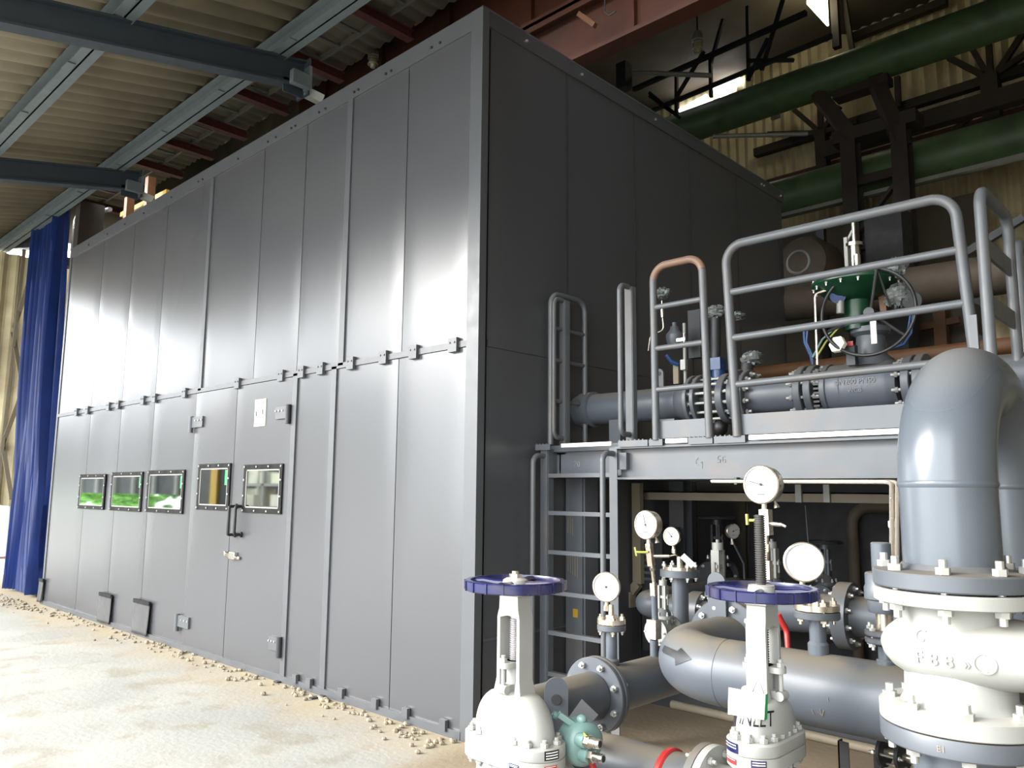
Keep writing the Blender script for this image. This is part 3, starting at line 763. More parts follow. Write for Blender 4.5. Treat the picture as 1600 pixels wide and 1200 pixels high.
window(E, ((234, 736), (291, 733), (286, 803), (229, 800)), -.004, 1.1)
window(LL, ((315, 726), (364, 723), (360, 798), (309, 796)), -.014, 1.5)
window(LR, ((385, 727), (446, 724), (442, 803), (382, 801)), -.014, 0)
# rubber flaps over the cable slots
for (x0, y0, x1, y1, k) in ((160, 926, 176, 972, 0), (214, 936, 236, 990, 1), (68, 905, 80, 946, 2)):
    a = at(x0, y0, Y=0); b_ = at(x1, y1 - 6, Y=0)
    xa, xb = min(a.x, b_.x), max(a.x, b_.x)
    if k == 2: xa, xb = -LE - .06, -LE + .12
    z1 = a.z
    f = MB().grid(lambda i, j: Vector((xa + (xb - xa) * i + .012 * (1 - j) * sin(3 * i + k), -.03 - .012 * (1 - j) ** 2 - .006 * sin(6 * i + k) * (1 - j), .03 + (z1 - .03) * j)), 10, 10).build('rubber_flap', 'flap', E, solid=.006, smooth=80)
    MB().box((xa, -.042, z1 - .03), (xb, -.02, z1 + .012)).build('flap_strip', 'frame', E)
o = None
# ================================================================== platform, ladder, guard rails
DZ = 1.93
P = thing('steel_platform', 'grey steel valve platform with bolted edge plates beside the enclosure', 'platform', (1.6, .6, 0))
MB().box((.74, .60, 1.90), (3.3, 2.4, DZ)).box((.06, .66, 1.90), (.74, 2.4, DZ)).build('deck', 'steel', P)
MB().box((.72, .64, 1.685), (3.3, .655, 1.90)).box((.72, .57, 1.885), (3.3, .655, 1.90)).box((.72, .57, 1.685), (3.3, .655, 1.698)).build('edge_beam', 'steel', P)
MB().box((.08, .70, 1.70), (.72, .715, 1.90)).box((.08, .65, 1.885), (.72, .715, 1.90)).box((.08, .65, 1.70), (.72, .715, 1.712)).build('edge_beam', 'steel', P)
MB().box((.72, .60, 1.75), (.79, .645, 1.86)).build('cleat', 'steel', P)
MB().box((.09, .66, 1.72), (.11, .70, 1.88)).build('cleat', 'steel', P)
for y in (1.2, 1.8, 2.35): MB().ibeam((.06, y, 1.80), (3.3, y, 1.80), .1, .2, .012).build('joist', 'steel', P)
MB().ibeam((.14, .7, 1.79), (.14, 2.4, 1.79), .1, .18, .012).build('joist', 'steel', P)
# serrated edge plates
b = MB(); b2 = None
for (x0, x1) in ((.03, .17), (.76, .99), (1.0, 1.1), (1.285, 1.45), (1.46, 1.66)): 
    q_ = MB().box((x0, .553, 1.895), (x1, .562, 1.935))
    for k in range(int((x1 - x0) / .03)): q_.box((x0 + .008 + k * .03, .553, 1.935), (x0 + .016 + k * .03, .562, 1.942))
    q_.build('edge_plate', 'steel', P)
for (x0, x1, y) in ((.27, .70, .56), (1.125, 1.28, .553), (1.685, 3.2, .553)):  # lengths of edge plate in plain white
    q_ = MB().box((x0, y - .004, 1.908 if y > .555 else 1.906), (x1, y + .006, 1.934)).build('edge_plate', 'white', P); q_['label'] = 'white edge plate'
for k in range(40):
    x = .8 + .06 * k; MB().box((x, .60, DZ), (x + .01, 2.3, DZ + .012)).build('grating_bar', 'steel', P)
# chalk marks on the beam web
def chalk(strokes, c, s):
    b = MB()
    for st in strokes: b.tube([Vector((c[0] + s * x, c[1], c[2] + s * z)) for x, z in st], .0018, 6)
    b.build('chalk_mark', 'galv', P)
S2 = [(0, .8), (.3, 1), (.5, .8), (.1, .1), (.55, .05)]; S0 = [(.8, .1), (.7, .6), (.95, .95), (1.15, .6), (1.05, .1), (.8, .1)]
chalk([S2, S0], (at(897, 731, Y=.70).x, .699, 1.775), .045)
chalk([[(.4, .9), (.05, .6), (.1, .1), (.4, .05)], [(.75, .3), (.95, .45), (.9, -.4)]], (at(1087, 728, Y=.64).x, .638, 1.77), .05)
chalk([[(.5, 1), (.1, .9), (.1, .5), (.5, .5), (.4, .1), (.0, .1)], [(1.2, .9), (.8, .8), (.8, .2), (1.2, .1), (1.2, .5), (1., .5)]], (at(1121, 723, Y=.64).x, .638, 1.78), .045)
# columns
MB().box((.01, .92, 0), (.165, .935, 1.70)).box((.165, .935, 0), (.18, 1.09, 1.70)).box((.01, 1.075, 0), (.165, 1.09, 1.70)).box((.08, .935, 0), (.095, 1.075, 1.7)).build('column', 'steel', P)
for (zz, hh, n) in ((1.30, .12, 3), (1.02, .15, 5)):
    b = MB()
    for k in range(n): b.box((.03 + .022 * k, .917, zz - .01 * k), (.035 + .022 * k, .9195, zz + hh - .012 * abs(k - 1)))
    b.build('paint_drip', 'tray', P)
MB().box((.08, .915, .70), (.125, .9185, .76)).build('sticker', 'yellow', P)
for x, y in ((3.2, .75), (3.2, 2.3), (.14, 2.3)): MB().ibeam((x, y, 0), (x, y, 1.7), .14, .14, .012, (0, 1, 0)).build('column', 'steel', P)
# toe boards
MB().box((1.055, .60, 1.95), (1.41, .608, 2.05)).build('toe_board', 'steel', P)
MB().box((1.62, .60, 1.95), (2.9, .608, 2.055)).build('toe_board', 'steel', P)

# ladder
LD = thing('ladder', 'grey vertical steel ladder up to the platform beside the enclosure corner', 'ladder', (.39, .6, 0))
xl, xr = .085, .695
for x, s in ((xl, 1), (xr, -1)):
    MB().box((x - .032, .585, 0), (x + .032, .593, 1.90)).box((x + s * .032 - .004, .593, 0), (x + s * .032 + .004, .65, 1.90)).build('stile', 'steel', LD)
for z in (1.715, 1.453, 1.182, .907, .635, .36, .1):
    MB().box((xl + .03, .595, z - .014), (xr - .03, .635, z + .014)).build('rung', 'steel', LD)
for x in (xl, xr):
    pts = fillet([(x, .585, 1.855), (x, .47, 1.855), (x, .47, .2), (x, .585, .2)], .11, 10)
    MB().tube(pts, .019, 14).build('hand_hoop', 'rail', LD)
# stanchions with D hoops at the ladder head
ST = []
for x, lab in ((.115, 'flat steel stanchion with a hoop at the ladder head, next to the enclosure'), (.71, 'flat steel stanchion with a hoop at the ladder head, on its right side')):
    t = thing('stanchion', lab, 'post', (x, .76, DZ))
    MB().box((x - .03, .755, 1.90), (x + .03, .765, 3.02)).box((x + .026, .755, 1.9), (x + .034, .80, 3.02)).build('post', 'rail', t)
    MB().tube(fillet([(x, .755, 3.02), (x, .655, 3.02), (x, .655, 1.99), (x, .755, 1.99)], .08, 10), .019, 14).build('hoop', 'rail', t)
    ST.append(t)
t = thing('guard_rail', 'short grey guard rail along the enclosure side of the platform', 'railing', (.11, 1.0, DZ))
MB().tube(fillet([(.1, .64, 1.94), (.1, .64, 3.06), (.1, 1.04, 3.06), (.1, 1.04, 1.94)], .09, 10), .021, 14).build('hoop', 'rail', t)
for z in (2.80, 2.56, 2.26): MB().tube([(.1, .65, z), (.1, 1.04, z)], .016, 10).build('cross_bar', 'rail', t)
# front guard rails
t = thing('guard_rail', 'narrow grey guard rail with a rusty top on the platform front', 'railing', (1.24, .56, DZ))
ra, rb = 1.05, 1.415
hp = fillet([(ra, .56, 1.93), (ra - .005, .56, 3.055), (rb - .012, .56, 3.055), (rb + .012, .56, 1.93)], .10, 10)
hi = [i for i, p in enumerate(hp) if p.z > 2.96]
MB().tube(hp[:hi[0] + 1], .024, 16).build('post', 'rail', t); MB().tube(hp[hi[-1]:], .024, 16).build('post', 'rail', t)
tp = MB().tube(hp[hi[0]:hi[-1] + 1], .0242, 16).build('top_bar', 'railrust', t); tp['label'] = 'rust-stained top bar'
for z in (2.785, 2.515, 2.25): MB().tube([(ra, .56, z), (rb, .56, z)], .018, 12).build('cross_bar', 'rail', t)
MB().box((ra + .02, .575, 1.94), (rb - .02, .583, 2.05)).build('toe_plate', 'steel', t)
t = thing('guard_rail', 'long grey four-bar guard rail on the platform front', 'railing', (2.2, .56, DZ))
ra, rb = 1.60, 2.86
MB().tube(fillet([(ra + .01, .56, 1.93), (ra - .035, .56, 3.085), (rb - .04, .56, 3.085), (rb + .02, .56, 1.93)], [.11, .12], 12), .027, 18).build('hoop', 'rail', t)
for z, z2, r in ((2.795, 2.80, .022), (2.515, 2.53, .022), (2.235, 2.25, .021)): MB().tube([(ra, .56, z), (rb - .01, .56, z2)], r, 12).build('cross_bar', 'rail', t)
MB().box((rb - .004, .525, 2.05), (rb + .03, .535, 2.46)).build('splice_bar', 'trim', t)
MB().box((ra + .02, .575, 1.94), (rb - .02, .583, 2.06)).build('toe_plate', 'steel', t)
t = thing('guard_rail', 'grey guard rail return at the right end of the platform', 'railing', (2.95, .8, DZ))
a, b_ = at(1537, 400, X=2.95).y, at(1578, 400, X=2.95).y
MB().tube(fillet([(2.95, a, 1.93), (2.95, a, 3.06), (2.95, b_, 3.06), (2.95, b_, 1.93)], .09, 10), .027, 16).build('hoop', 'rail', t)
for z in (2.78, 2.5): MB().box((2.942, a, z - .045), (2.958, b_, z + .045)).build('cross_bar', 'rail', t)
t = thing('guard_rail', 'grey guard rail post at the far right edge of the photo', 'railing', (2.95, 1.25, DZ))
a = at(1595, 450, X=2.95).y
MB().tube(fillet([(2.95, a, 1.93), (2.95, a, 2.98), (2.95, a + .5, 2.98), (2.95, a + .5, 1.93)], .08, 10), .025, 16).build('hoop', 'rail', t)
# ================================================================== upper pipeline on the platform
YU = 1.1; ZU = 2.225; RU = .117
def fl(parent, x, r=.178, t=.03, m='flange', **k):
    return MB().lathe([(r - .004, -t / 2), (r, -t / 2 + .004), (r, t / 2 - .004), (r - .004, t / 2)], (x, YU, ZU), (1, 0, 0), 44).build('flange', m, parent)
def ring(parent, x, ln, n=12, R=.148, r=.017, stud=.02): bolt_ring(parent, (x, YU, ZU), (1, 0, 0), R, n, ln, r, .5, stud=stud)

t = thing('pipe_spool', 'grey pipe spool from the enclosure wall to the bolted meter on the platform', 'pipe', (.5, YU, ZU))
MB().cyl((-.01, YU, ZU), (1.02, YU, ZU), RU, n=36).build('pipe', 'pipe', t)
MB().lathe([(RU, -.01), (RU + .02, 0), (RU + .02, .1), (RU, .11)], (.05, YU, ZU), (1, 0, 0), 36).build('collar', 'pipe', t)
MB().lathe([(RU, -.09), (.15, 0), (.15, .012)], (1.0, YU, ZU), (1, 0, 0), 40).build('weld_neck', 'flange', t)
f = fl(t, 1.03); 
MB().box((.34, 1.02, DZ), (.44, 1.18, 2.13)).box((.30, 1.0, DZ), (.48, 1.2, 1.94)).build('pipe_support', 'steel', t)
x = at(1040, 650, Y=.95).x
MB().box((x - .05, .95, DZ), (x + .06, 1.05, 2.1)).box((x - .07, .93, 2.08), (x + .08, 1.2, 2.1)).build('pipe_support', 'steel', t)
x = at(1031, 590, Y=1.1).x
b = MB(); pr = [(-.035, 0), (.035, 0), (.035, .12)] + [(.035 * cos(a), .12 + .035 * sin(a)) for a in [pi * k / 10 for k in range(1, 10)]] + [(-.035, .12)]
b.prism(pr, (x, 1.09, ZU + .1), (1, 0, 0), (0, 0, 1), (0, .015, 0)).build('lifting_lug', 'steel', t)
MB().cyl((x, 1.085, ZU + .22), (x, 1.108, ZU + .22), .016, n=14).build('lug_hole', 'black', t)

t = thing('flow_meter', 'bolted meter with a blue top between two flanges on the platform pipe', 'valve', (1.2, YU, ZU))
fl(t, 1.085); MB().cyl((1.1, YU, ZU), (1.33, YU, ZU), .10, n=32).build('body', 'dark', t)
f2 = fl(t, 1.28, .17, .05); f3 = fl(t, 1.365, .185, .04)
ring(f3, 1.2, .30, 14); 
MB().cyl((1.2, YU, ZU + .09), (1.2, YU, ZU + .24), .045, n=20).box((1.16, YU - .05, ZU + .2), (1.24, YU + .04, ZU + .28)).build('blue_top', 'bluecap', t)
MB().crumple((1.42, YU + .05, ZU + .26), (.07, .06, .05)).build('wrapped_head', 'bag', t)
MB().cyl((1.4, YU, ZU + .1), (1.4, YU + .02, ZU + .22), .04, n=16).build('neck', 'dark', t)
MB().ell((1.215, YU - .02, ZU - .19), (.05, .05, .06), 14, 8).build('drain_cap', 'black', t)

t = thing('pipe_spool', 'short grey flanged spool behind the long guard rail', 'pipe', (1.6, YU, ZU))
MB().cyl((1.43, YU, ZU), (1.80, YU, ZU), RU, n=36).build('pipe', 'pipe', t)
f = fl(t, 1.43); ring(f, 1.40, .10, 12)
f = fl(t, 1.80, .165, .045); f2 = fl(t, 1.865, .165, .045); ring(f, 1.832, .13, 10, .14)

# control valve with green diaphragm actuator and handwheel
t = thing('control_valve', 'control valve with a green diaphragm actuator on the platform pipe', 'valve', (2.17, YU, ZU))
MB().lathe([(.13, 1.93), (.15, 1.96), (.15, 2.05), (.158, 2.06), (.158, 2.30), (.15, 2.32), (.13, 2.36)], (0, YU, ZU), (1, 0, 0), 40).build('body', 'pipe', t)
b = MB()
for k in range(9): b.box((1.905, YU - .02 + .0 * k, ZU - .11 + .026 * k), (1.94, YU - .15, ZU - .11 + .026 * k + .012))
b.build('toothed_ring', 'dark', t)
f = fl(t, 1.955, .158, .035); f = fl(t, 2.42, .165, .045); ring(f, 2.42, .08, 10, .14)
lettering('DN200 PN50', .042, (2.15, YU - .162, ZU + .02), (1, 0, 0), (0, 0, 1), 'trim', t, .001)
lettering('WCB', .034, (2.15, YU - .162, ZU - .03), (1, 0, 0), (0, 0, 1), 'trim', t, .001)
xv = 2.2
MB().lathe([(.13, .12), (.12, .16), (.085, .19), (.08, .30), (.11, .32), (.11, .35), (.07, .36), (.06, .44)], (xv, YU, ZU), (0, 0, 1), 30).build('bonnet', 'pipe', t)
b = MB()
for s in (-1, 1): b.bar((xv + s * .09, YU, ZU + .4), (xv + s * .075, YU, ZU + .62), .035, .05, (0, 1, 0))
b.build('yoke', 'orange', t)
xa = at(1338, 450, Y=1.05).x
MB().lathe([(.07, .34), (.075, .52), (.09, .56), (.0, .56)], (xa, 1.05, ZU), (0, 0, 1), 28).build('actuator_stem_housing', 'green', t)
za = at(1345, 445, Y=1.05).z
MB().lathe([(.06, -.10), (.15, -.075), (.225, -.02), (.25, 0), (.25, .02), (.225, .04), (.15, .085), (.06, .1), (0, .102)], (xa, 1.05, za), (0, 0, 1), 44).build('diaphragm_case', 'green', t)
for k in range(16): bolt(t, (xa + .238 * cos(k * pi / 8), 1.05 + .238 * sin(k * pi / 8), za + .01), (0, 0, 1), .03, .009)
MB().bar((xa - .02, .995, za - .12), (xa - .02, .995, za + .1), .022, .006, (0, 1, 0)).bar((xa - .08, .99, za + .03), (xa + .1, .99, za + .05), .016, .006, (0, 1, 0)).build('travel_scale', 'chrome', t)
MB().cyl((xa, 1.05, za + .1), (xa, 1.05, za + .24), .028, n=16).cyl((xa, 1.05, za + .24), (xa, 1.05, za + .26), .05, n=16).cyl((xa, 1.05, za + .26), (xa, 1.05, za + .40), .012, n=10).cyl((xa + .02, 1.03, za + .1), (xa + .02, 1.03, za + .18), .02, n=12).build('top_stem', 'chrome', t)
MB().box((xa - .05, 1.02, za + .1), (xa - .03, 1.06, za + .30)).bar((xa - .05, 1.04, za + .26), (xa + .0, 1.04, za + .34), .012, .012).build('bracket', 'galv', t)
hw = Vector((at(1355, 487, Y=.86)))
w = MB().torus(hw, (.06, -1, .06), .252, .010, 64, 10).build('handwheel', 'black', t)
b = MB()
for a in (75, 200, 320):
    e = hw + Vector((.25 * cos(radians(a)), 0, .25 * sin(radians(a)))); b.tube([hw + Vector((0, .05, 0)), e], .009, 8)
b.tube([hw + Vector((.06, .02, .235)), hw + Vector((.11, .05, .02))], .006, 6).cyl(hw + Vector((0, .02, 0)), hw + Vector((0, .2, 0)), .03, n=14).build('handwheel_spokes', 'black', t)
MB().box((hw.x + .02, .84, hw.z - .19), (hw.x + .05, .85, hw.z - .03)).build('tag_plate', 'white', t)
MB().cyl(at(1309, 462, Y=.92), at(1309, 462, Y=.97), .045, n=24).cyl(at(1309, 462, Y=.915), at(1309, 462, Y=.92), .03, n=20).build('air_regulator_gauge', 'bluecap', t)
MB().cyl(at(1313, 470, Y=.95), at(1313, 490, Y=.95), .022, n=14).build('air_filter', 'galv', t)
MB().lathe([(0, -.008), (.05, -.008), (.05, .02), (0, .02)], at(1310, 539, Y=.86), (-.2, -1, .2), 6).build('position_switch', 'cream', t)
MB().lathe([(0, -.004), (.016, -.004), (.016, .006), (0, .006)], at(1310, 539, Y=.848), (-.2, -1, .2), 12).build('position_switch_dot', 'green', t)
MB().box(at(1322, 555, Y=.9) - Vector((.0, 0, .06)), at(1340, 540, Y=.95)).build('positioner', 'dark', t)
MB().box(at(1324, 541, Y=.89), at(1333, 533, Y=.895)).build('positioner_label', 'red', t)
MB().tube(fillet([at(1296, 452, Y=.9), at(1273, 459, Y=.9), at(1277, 570, Y=.9)], .03), .007, 8).build('air_tube', 'tubing', t)
for k, (c0, m) in enumerate((((1256, 516), 'bluecap'), ((1262, 512), 'bluecap'))):
    MB().tube([at(c0[0], c0[1], Y=1.0), at(1257 + 3 * k, 535, Y=1.0), at(1266 + 3 * k, 555, Y=1.0), at(1270, 570, Y=1.0)], .008, 8).build('air_hose', m, t)
MB().tube([at(1270, 558, Y=.95), at(1285, 530, Y=.95), at(1302, 515, Y=.95), at(1330, 505, Y=1.0)], .006, 8).build('air_hose', 'teal', t)
MB().tube([at(1275, 560, Y=.96), at(1290, 535, Y=.96), at(1310, 512, Y=.96), at(1334, 501, Y=1.0)], .006, 8).build('air_hose', 'lime', t)
MB().tube([at(1427, 490, Y=1.0), at(1424, 520, Y=1.0), at(1412, 538, Y=1.0), at(1390, 545, Y=1.0)], .007, 8).tube([at(1423, 490, Y=1.0), at(1418, 520, Y=1.0), at(1407, 537, Y=1.0)], .006, 8).build('air_hose', 'bluecap', t)
MB().crumple(at(1404, 462, Y=1.0), (.075, .06, .065)).crumple(at(1400, 418, Y=1.0), (.06, .05, .055)).build('wrapped_positioner', 'bag', t)
MB().cyl(at(1425, 470, Y=1.05), at(1425, 470, Y=.98), .05, n=20).build('positioner_cover', 'dark', t)

t = thing('pipe_spool', 'grey pipe beyond the control valve, partly hidden by the big pipe bend', 'pipe', (2.7, YU, ZU))
fl(t, 2.48, .165, .045); MB().cyl((2.48, YU, ZU), (3.6, YU, ZU), RU, n=36).build('pipe', 'pipe', t)

# instruments at the left of the upper pipe
t = thing('pressure_regulator', 'small regulator with a wrapped transmitter above the upper pipe', 'instrument', at(1060, 590, Y=1.05))
MB().tube([at(1071, 610, Y=1.05), at(1069, 505, Y=1.05)], .012, 10).build('stand_pipe', 'galv', t)
MB().lathe([(.0, -.09), (.03, -.085), (.055, -.03), (.06, .0), (.06, .02), (.03, .06), (.028, .08), (.016, .085), (.016, .11), (0, .112)], at(1054, 528, Y=1.05), (0, 0, 1), 22).build('body', 'pipe', t)
MB().box(at(1058, 531, Y=1.0) - Vector((0, .01, .015)), at(1071, 531, Y=1.0) + Vector((0, .01, .015))).cyl(at(1069, 535, Y=1.0), at(1069, 521, Y=1.0), .012, n=10).build('fitting', 'chrome', t)
MB().tube([at(1042, 555, Y=1.05), at(1050, 566, Y=1.05), at(1062, 570, Y=1.05)], .016, 8).build('hose', 'bluecap', t)
MB().crumple(at(1036, 458, Y=1.05), (.055, .045, .04)).build('wrapped_transmitter', 'bag', t)
MB().tube(fillet([at(1034, 470, Y=1.05), at(1035, 495, Y=1.05), at(1037, 515, Y=1.05), at(1016, 525, Y=1.05), at(1013, 548, Y=1.05)], .03), .005, 8).build('tube', 'tubing', t)
MB().cyl(at(1034.5, 482, Y=1.04), at(1035, 496, Y=1.04), .014, n=10).build('valve_block', 'chrome', t)
MB().box(at(1063, 578, Y=1.0), at(1074, 562, Y=1.03)).build('clamp', 'galv', t)
MB().box(at(1052, 600, Y=1.1) - Vector((.0, 0, 0)), at(1062, 570, Y=1.12)).build('bracket', 'tray', t)
t = thing('transmitter_box', 'dark boxy transmitter with wrapped top behind the narrow guard rail', 'instrument', at(1100, 520, Y=1.2))
MB().box(at(1076, 560, Y=1.2), at(1100, 485, Y=1.26)).build('box', 'dark', t)
MB().crumple(at(1118, 488, Y=1.2), (.085, .06, .045)).crumple(at(1150, 494, Y=1.2), (.06, .05, .03)).build('wrapped_head', 'bag', t)
MB().cyl(at(1118, 570, Y=1.2), at(1118, 490, Y=1.2), .035, n=14).build('stem', 'dark', t)
# ================================================================== gate valves in the foreground
def stadium(A, B, z, n=14, c=(0, 0)):
    """outline of half length A (x) and half width B (y), rounded ends"""
    out = []
    for k in range(n + 1): a = -pi / 2 + pi * k / n; out.append(Vector((A - B + B * cos(a) + c[0], B * sin(a) + c[1], z)))
    for k in range(n + 1): a = pi / 2 + pi * k / n; out.append(Vector((-A + B + B * cos(a) + c[0], B * sin(a) + c[1], z)))
    return out
def oval(a, b_, z, n=32, e=2.3):
    out = []
    for k in range(n):
        t = 2 * pi * k / n; c_, s_ = cos(t), sin(t)
        out.append(Vector((a * abs(c_) ** (2 / e) * (1 if c_ > 0 else -1), b_ * abs(s_) ** (2 / e) * (1 if s_ > 0 else -1), z)))
    return out
def rect(x0, x1, y0, y1, z): return [Vector((x0, y0, z)), Vector((x1, y0, z)), Vector((x1, y1, z)), Vector((x0, y1, z))]


def gate_valve(label, loc, rz, zf, zd, zy, zw, A, B, da, db, zc, stem_top, open_):
    """zf flange top, zd dome top, zy yoke top, zw wheel centre, zc pipe axis; local flow along y"""
    t = thing('gate_valve', label, 'valve', (0, 0, 0), None)
    # body
    b = MB()
    b.loft([oval(da * .8, db * .9, zc - .17), oval(da * .95, db, zc - .05), oval(da, db, zc + .02), oval(da * .92, db * .95, zf - .075)])
    b.cyl((0, -.21, zc), (0, .21, zc), .105, n=32)
    b.build('body', 'valve', t)
    for s in (-1, 1):
        f = MB().cyl((0, s * .21 - .014, zc), (0, s * .21 + .014, zc), .165, n=40).build('end_flange', 'valve', t)
        f2 = MB().cyl((0, s * .242 - .014, zc), (0, s * .242 + .014, zc), .165, n=40).build('companion_flange', 'flange', t)
        bolt_ring(f2, (0, s * .226, zc), (0, 1, 0), .138, 8, .065, .014, .5)
    MB().loft([stadium(A - .003, B - .003, zf - .088), stadium(A, B, zf - .085), stadium(A, B, zf - .047), stadium(A - .003, B - .003, zf - .045)]).build('body_flange', 'valve', t)
    MB().loft([stadium(A - .006, B - .006, zf - .0455), stadium(A - .006, B - .006, zf - .0425)]).build('gasket', 'black', t)
    bf = MB().loft([stadium(A - .002, B - .002, zf - .043), stadium(A, B, zf - .04), stadium(A, B, zf - .006), stadium(A - .006, B - .006, zf)]).build('bonnet_flange', 'valve', t)
    # bonnet dome
    rings = []
    for k in range(13):
        u = k / 12; r = sqrt(max(0, 1 - u ** 2.2)); r = max(r, .0)
        a = .052 + (da - .052) * r; b2 = .048 + (db - .048) * r
        rings.append(oval(a, b2, zf - .01 + (zd - zf + .01) * u))
    bon = MB().loft(rings).build('bonnet', 'valve', t)
    # bolts round the flange
    st = stadium(A - .024, B - .024, 0, 40); per = [0]
    for i in range(len(st)): per.append(per[-1] + (st[(i + 1) % len(st)] - st[i]).length)
    nb = 16
    for k in range(nb):
        s = per[-1] * (k + .5) / nb; i = max(j for j in range(len(st)) if per[j] <= s)
        p = st[i].lerp(st[(i + 1) % len(st)], (s - per[i]) / (per[i + 1] - per[i] + 1e-9))
        bolt(t, (p.x, p.y, zf - .044), (0, 0, 1), .09, .0145, 'valve', stud=.010, name='bonnet_bolt')
    # yoke
    hw, dp = .053, .037; b = MB(); zb = zd - .05
    for s in (-1, 1):
        q_ = lambda xo, xi, d, z: rect(min(s * xo, s * xi), max(s * xo, s * xi), -d, d, z)
        b.loft([q_(.085, .03, .046, zb - .02), q_(.068, .036, .042, zb + .04), q_(.058, .042, dp, zb + .09), q_(.057, .042, dp, zy - .092), q_(.055, .0, dp, zy - .082), q_(hw - .004, .0, dp - .001, zy - .06), q_(hw - .006, .0, dp - .001, zy - .012)])
    b.loft([rect(-hw + .002, hw - .002, -dp, dp, zy - .012), rect(-hw, hw, -dp - .004, dp + .004, zy - .010), rect(-hw, hw, -dp - .004, dp + .004, zy)])
    b.cyl((0, 0, zy - .085), (0, 0, zy + .006), .036, n=24)
    yk = b.build('yoke', 'valve', t, bevel=.005)
    # cast marks on the solid side of the yoke
    sx = -1 if open_ else 1
    ux = (0, 0, 1) if not open_ else (0, 0, 1)
    for s in (sx,):
        lettering('CLASS 150', .034, (s * .0555, -.012 * s, zy - .28), (0, 0, 1), (0, -s, 0), 'valve', yk, .0022)
        lettering('WCB', .03, (s * .0555, .018 * s, zy - .27), (0, 0, 1), (0, -s, 0), 'valve', yk, .0022)
    # gland with eye bolts
    zg = zd + .085
    MB().loft([stadium(.034, .030, zg), stadium(.034, .030, zg + .02)]).loft([[Vector((v.y, v.x, v.z)) for v in stadium(.078, .03, zg)][::-1], [Vector((v.y, v.x, v.z)) for v in stadium(.078, .03, zg + .02)][::-1]]).cyl((0, 0, zd - .02), (0, 0, zg), .03, n=20).build('gland', 'valve', t)
    for s in (-1, 1):
        MB().cyl((0, s * .06, zg - .07), (0, s * .06, zg + .045), .008, n=10).hexa((0, s * .06, zg + .02), (0, s * .06, zg + .034), .014).cyl((-.022, s * .062, zg - .075), (.022, s * .062, zg - .075), .016, n=14).box((-.02, s * .03 - .02, zg - .095), (.02, s * .03 + .02, zg - .06)).build('gland_bolt', 'valve', t)
    # stem
    z0, z1 = zg + .02, stem_top; n = int((z1 - z0) / .008); prof = []
    for k in range(n): z = z0 + (z1 - z0) * k / n; prof += [(.0155, z), (.0198, z + .0026), (.0198, z + .0044), (.0155, z + .007)]
    MB().lathe(prof + [(.015, z1)], n=20).build('stem', 'thread' if open_ else 'threadbright', t)
    # handwheel
    R = .19; rim = [(R - .022, -.014), (R - .020, -.019), (R - .004, -.019), (R, -.015), (R, .015), (R - .004, .019), (R - .020, .019), (R - .022, .014)]
    b = MB().lathe([(r, z + zw) for r, z in rim], n=72, closed=True)
    for k in range(18):
        a = 2 * pi * k / 18; c_ = Vector((cos(a), sin(a), 0)); tn = Vector((-sin(a), cos(a), 0))
        b.bar(c_ * (R - .002) + Vector((0, 0, zw)) - tn * .003, c_ * (R - .002) + Vector((0, 0, zw)) + tn * .003, .012, .036, (0, 0, 1))
    wh = b.build('handwheel', 'blue', t)
    for k in range(4):
        a = 2 * pi * k / 4 + .35; c_ = Vector((cos(a), sin(a), 0))
        MB().tube([c_ * .03 + Vector((0, 0, zw + .0)), c_ * .08 + Vector((0, 0, zw + .002)), c_ * .13 + Vector((0, 0, zw + .008)), c_ * (R - .014) + Vector((0, 0, zw + .004))], [.017, .014, .012, .013], 10).build('spoke', 'blue', wh)
    MB().lathe([(.03, zw - .03), (.05, zw - .02), (.05, zw + .0), (.046, zw + .018), (.036, zw + .024), (.02, zw + .026)], n=28).build('hub', 'valve', wh)
    if not open_:
        MB().hexa((0, 0, zw + .02), (0, 0, zw + .04), .024).cyl((0, 0, zw + .02), (0, 0, zw + .05), .013, n=14).build('stem_nut', 'stainless', wh)
    else:
        MB().cyl((0, 0, zw + .01), (0, 0, zw + .024), .045, n=28).build('stem_nut', 'valve', wh)
    # nameplates on the flange edge
    def plate(u, z, w, h, m, face, name='nameplate', lines=0):
        """plate on the long straight (face y=-B) or the round end (face x)"""
        b = MB(); n = 6; L_ = []
        for (o_, nm, k_) in ((.0015, m, 0),):
            def pos(uu, zz, off):
                if face == 'end':   # wrapped round the -x or +x end
                    sg = -1 if open_ else 1; a = uu / B
                    return Vector((sg * (A - B) + sg * (B + off) * cos(a), (B + off) * sin(a) * (1 if not open_ else 1), zz))
                return Vector((uu, -B - off, zz))
            g_ = MB().grid(lambda i, j: pos(u - w / 2 + w * i, z - h / 2 + h * j, .0015), 8, 2).build(name, m, bf if z > zf - .043 else t, smooth=70)
            for q_ in range(lines):
                zz = z + h * (.28 - .28 * q_)
                MB().grid(lambda i, j: pos(u - w * .4 + w * .8 * i, zz - h * .05 + h * .1 * j, .0022), 8, 1).build(name, 'white', bf if z > zf - .043 else t, smooth=70)
    if not open_:
        plate(.10, zf - .066, .045, .018, 'blue', 'front', lines=2); plate(.165 - .0, zf - .066, .002, .018, 'red', 'front')
        plate(-.035, zf - .062, .05, .016, 'red', 'end', lines=1); plate(-.03, zf - .02, .06, .032, 'ink', 'end', lines=3)
    else:
        plate(.05, zf - .022, .075, .032, 'blue', 'end', lines=2); plate(.05, zf - .066, .06, .018, 'red', 'end', lines=1)
        plate(-.055, zf - .062, .05, .028, 'blue', 'end', lines=2)
    t.rotation_euler.z = rz; t.location = loc
    t['bonnet'] = 0; del t['bonnet']
    return t, bon, yk


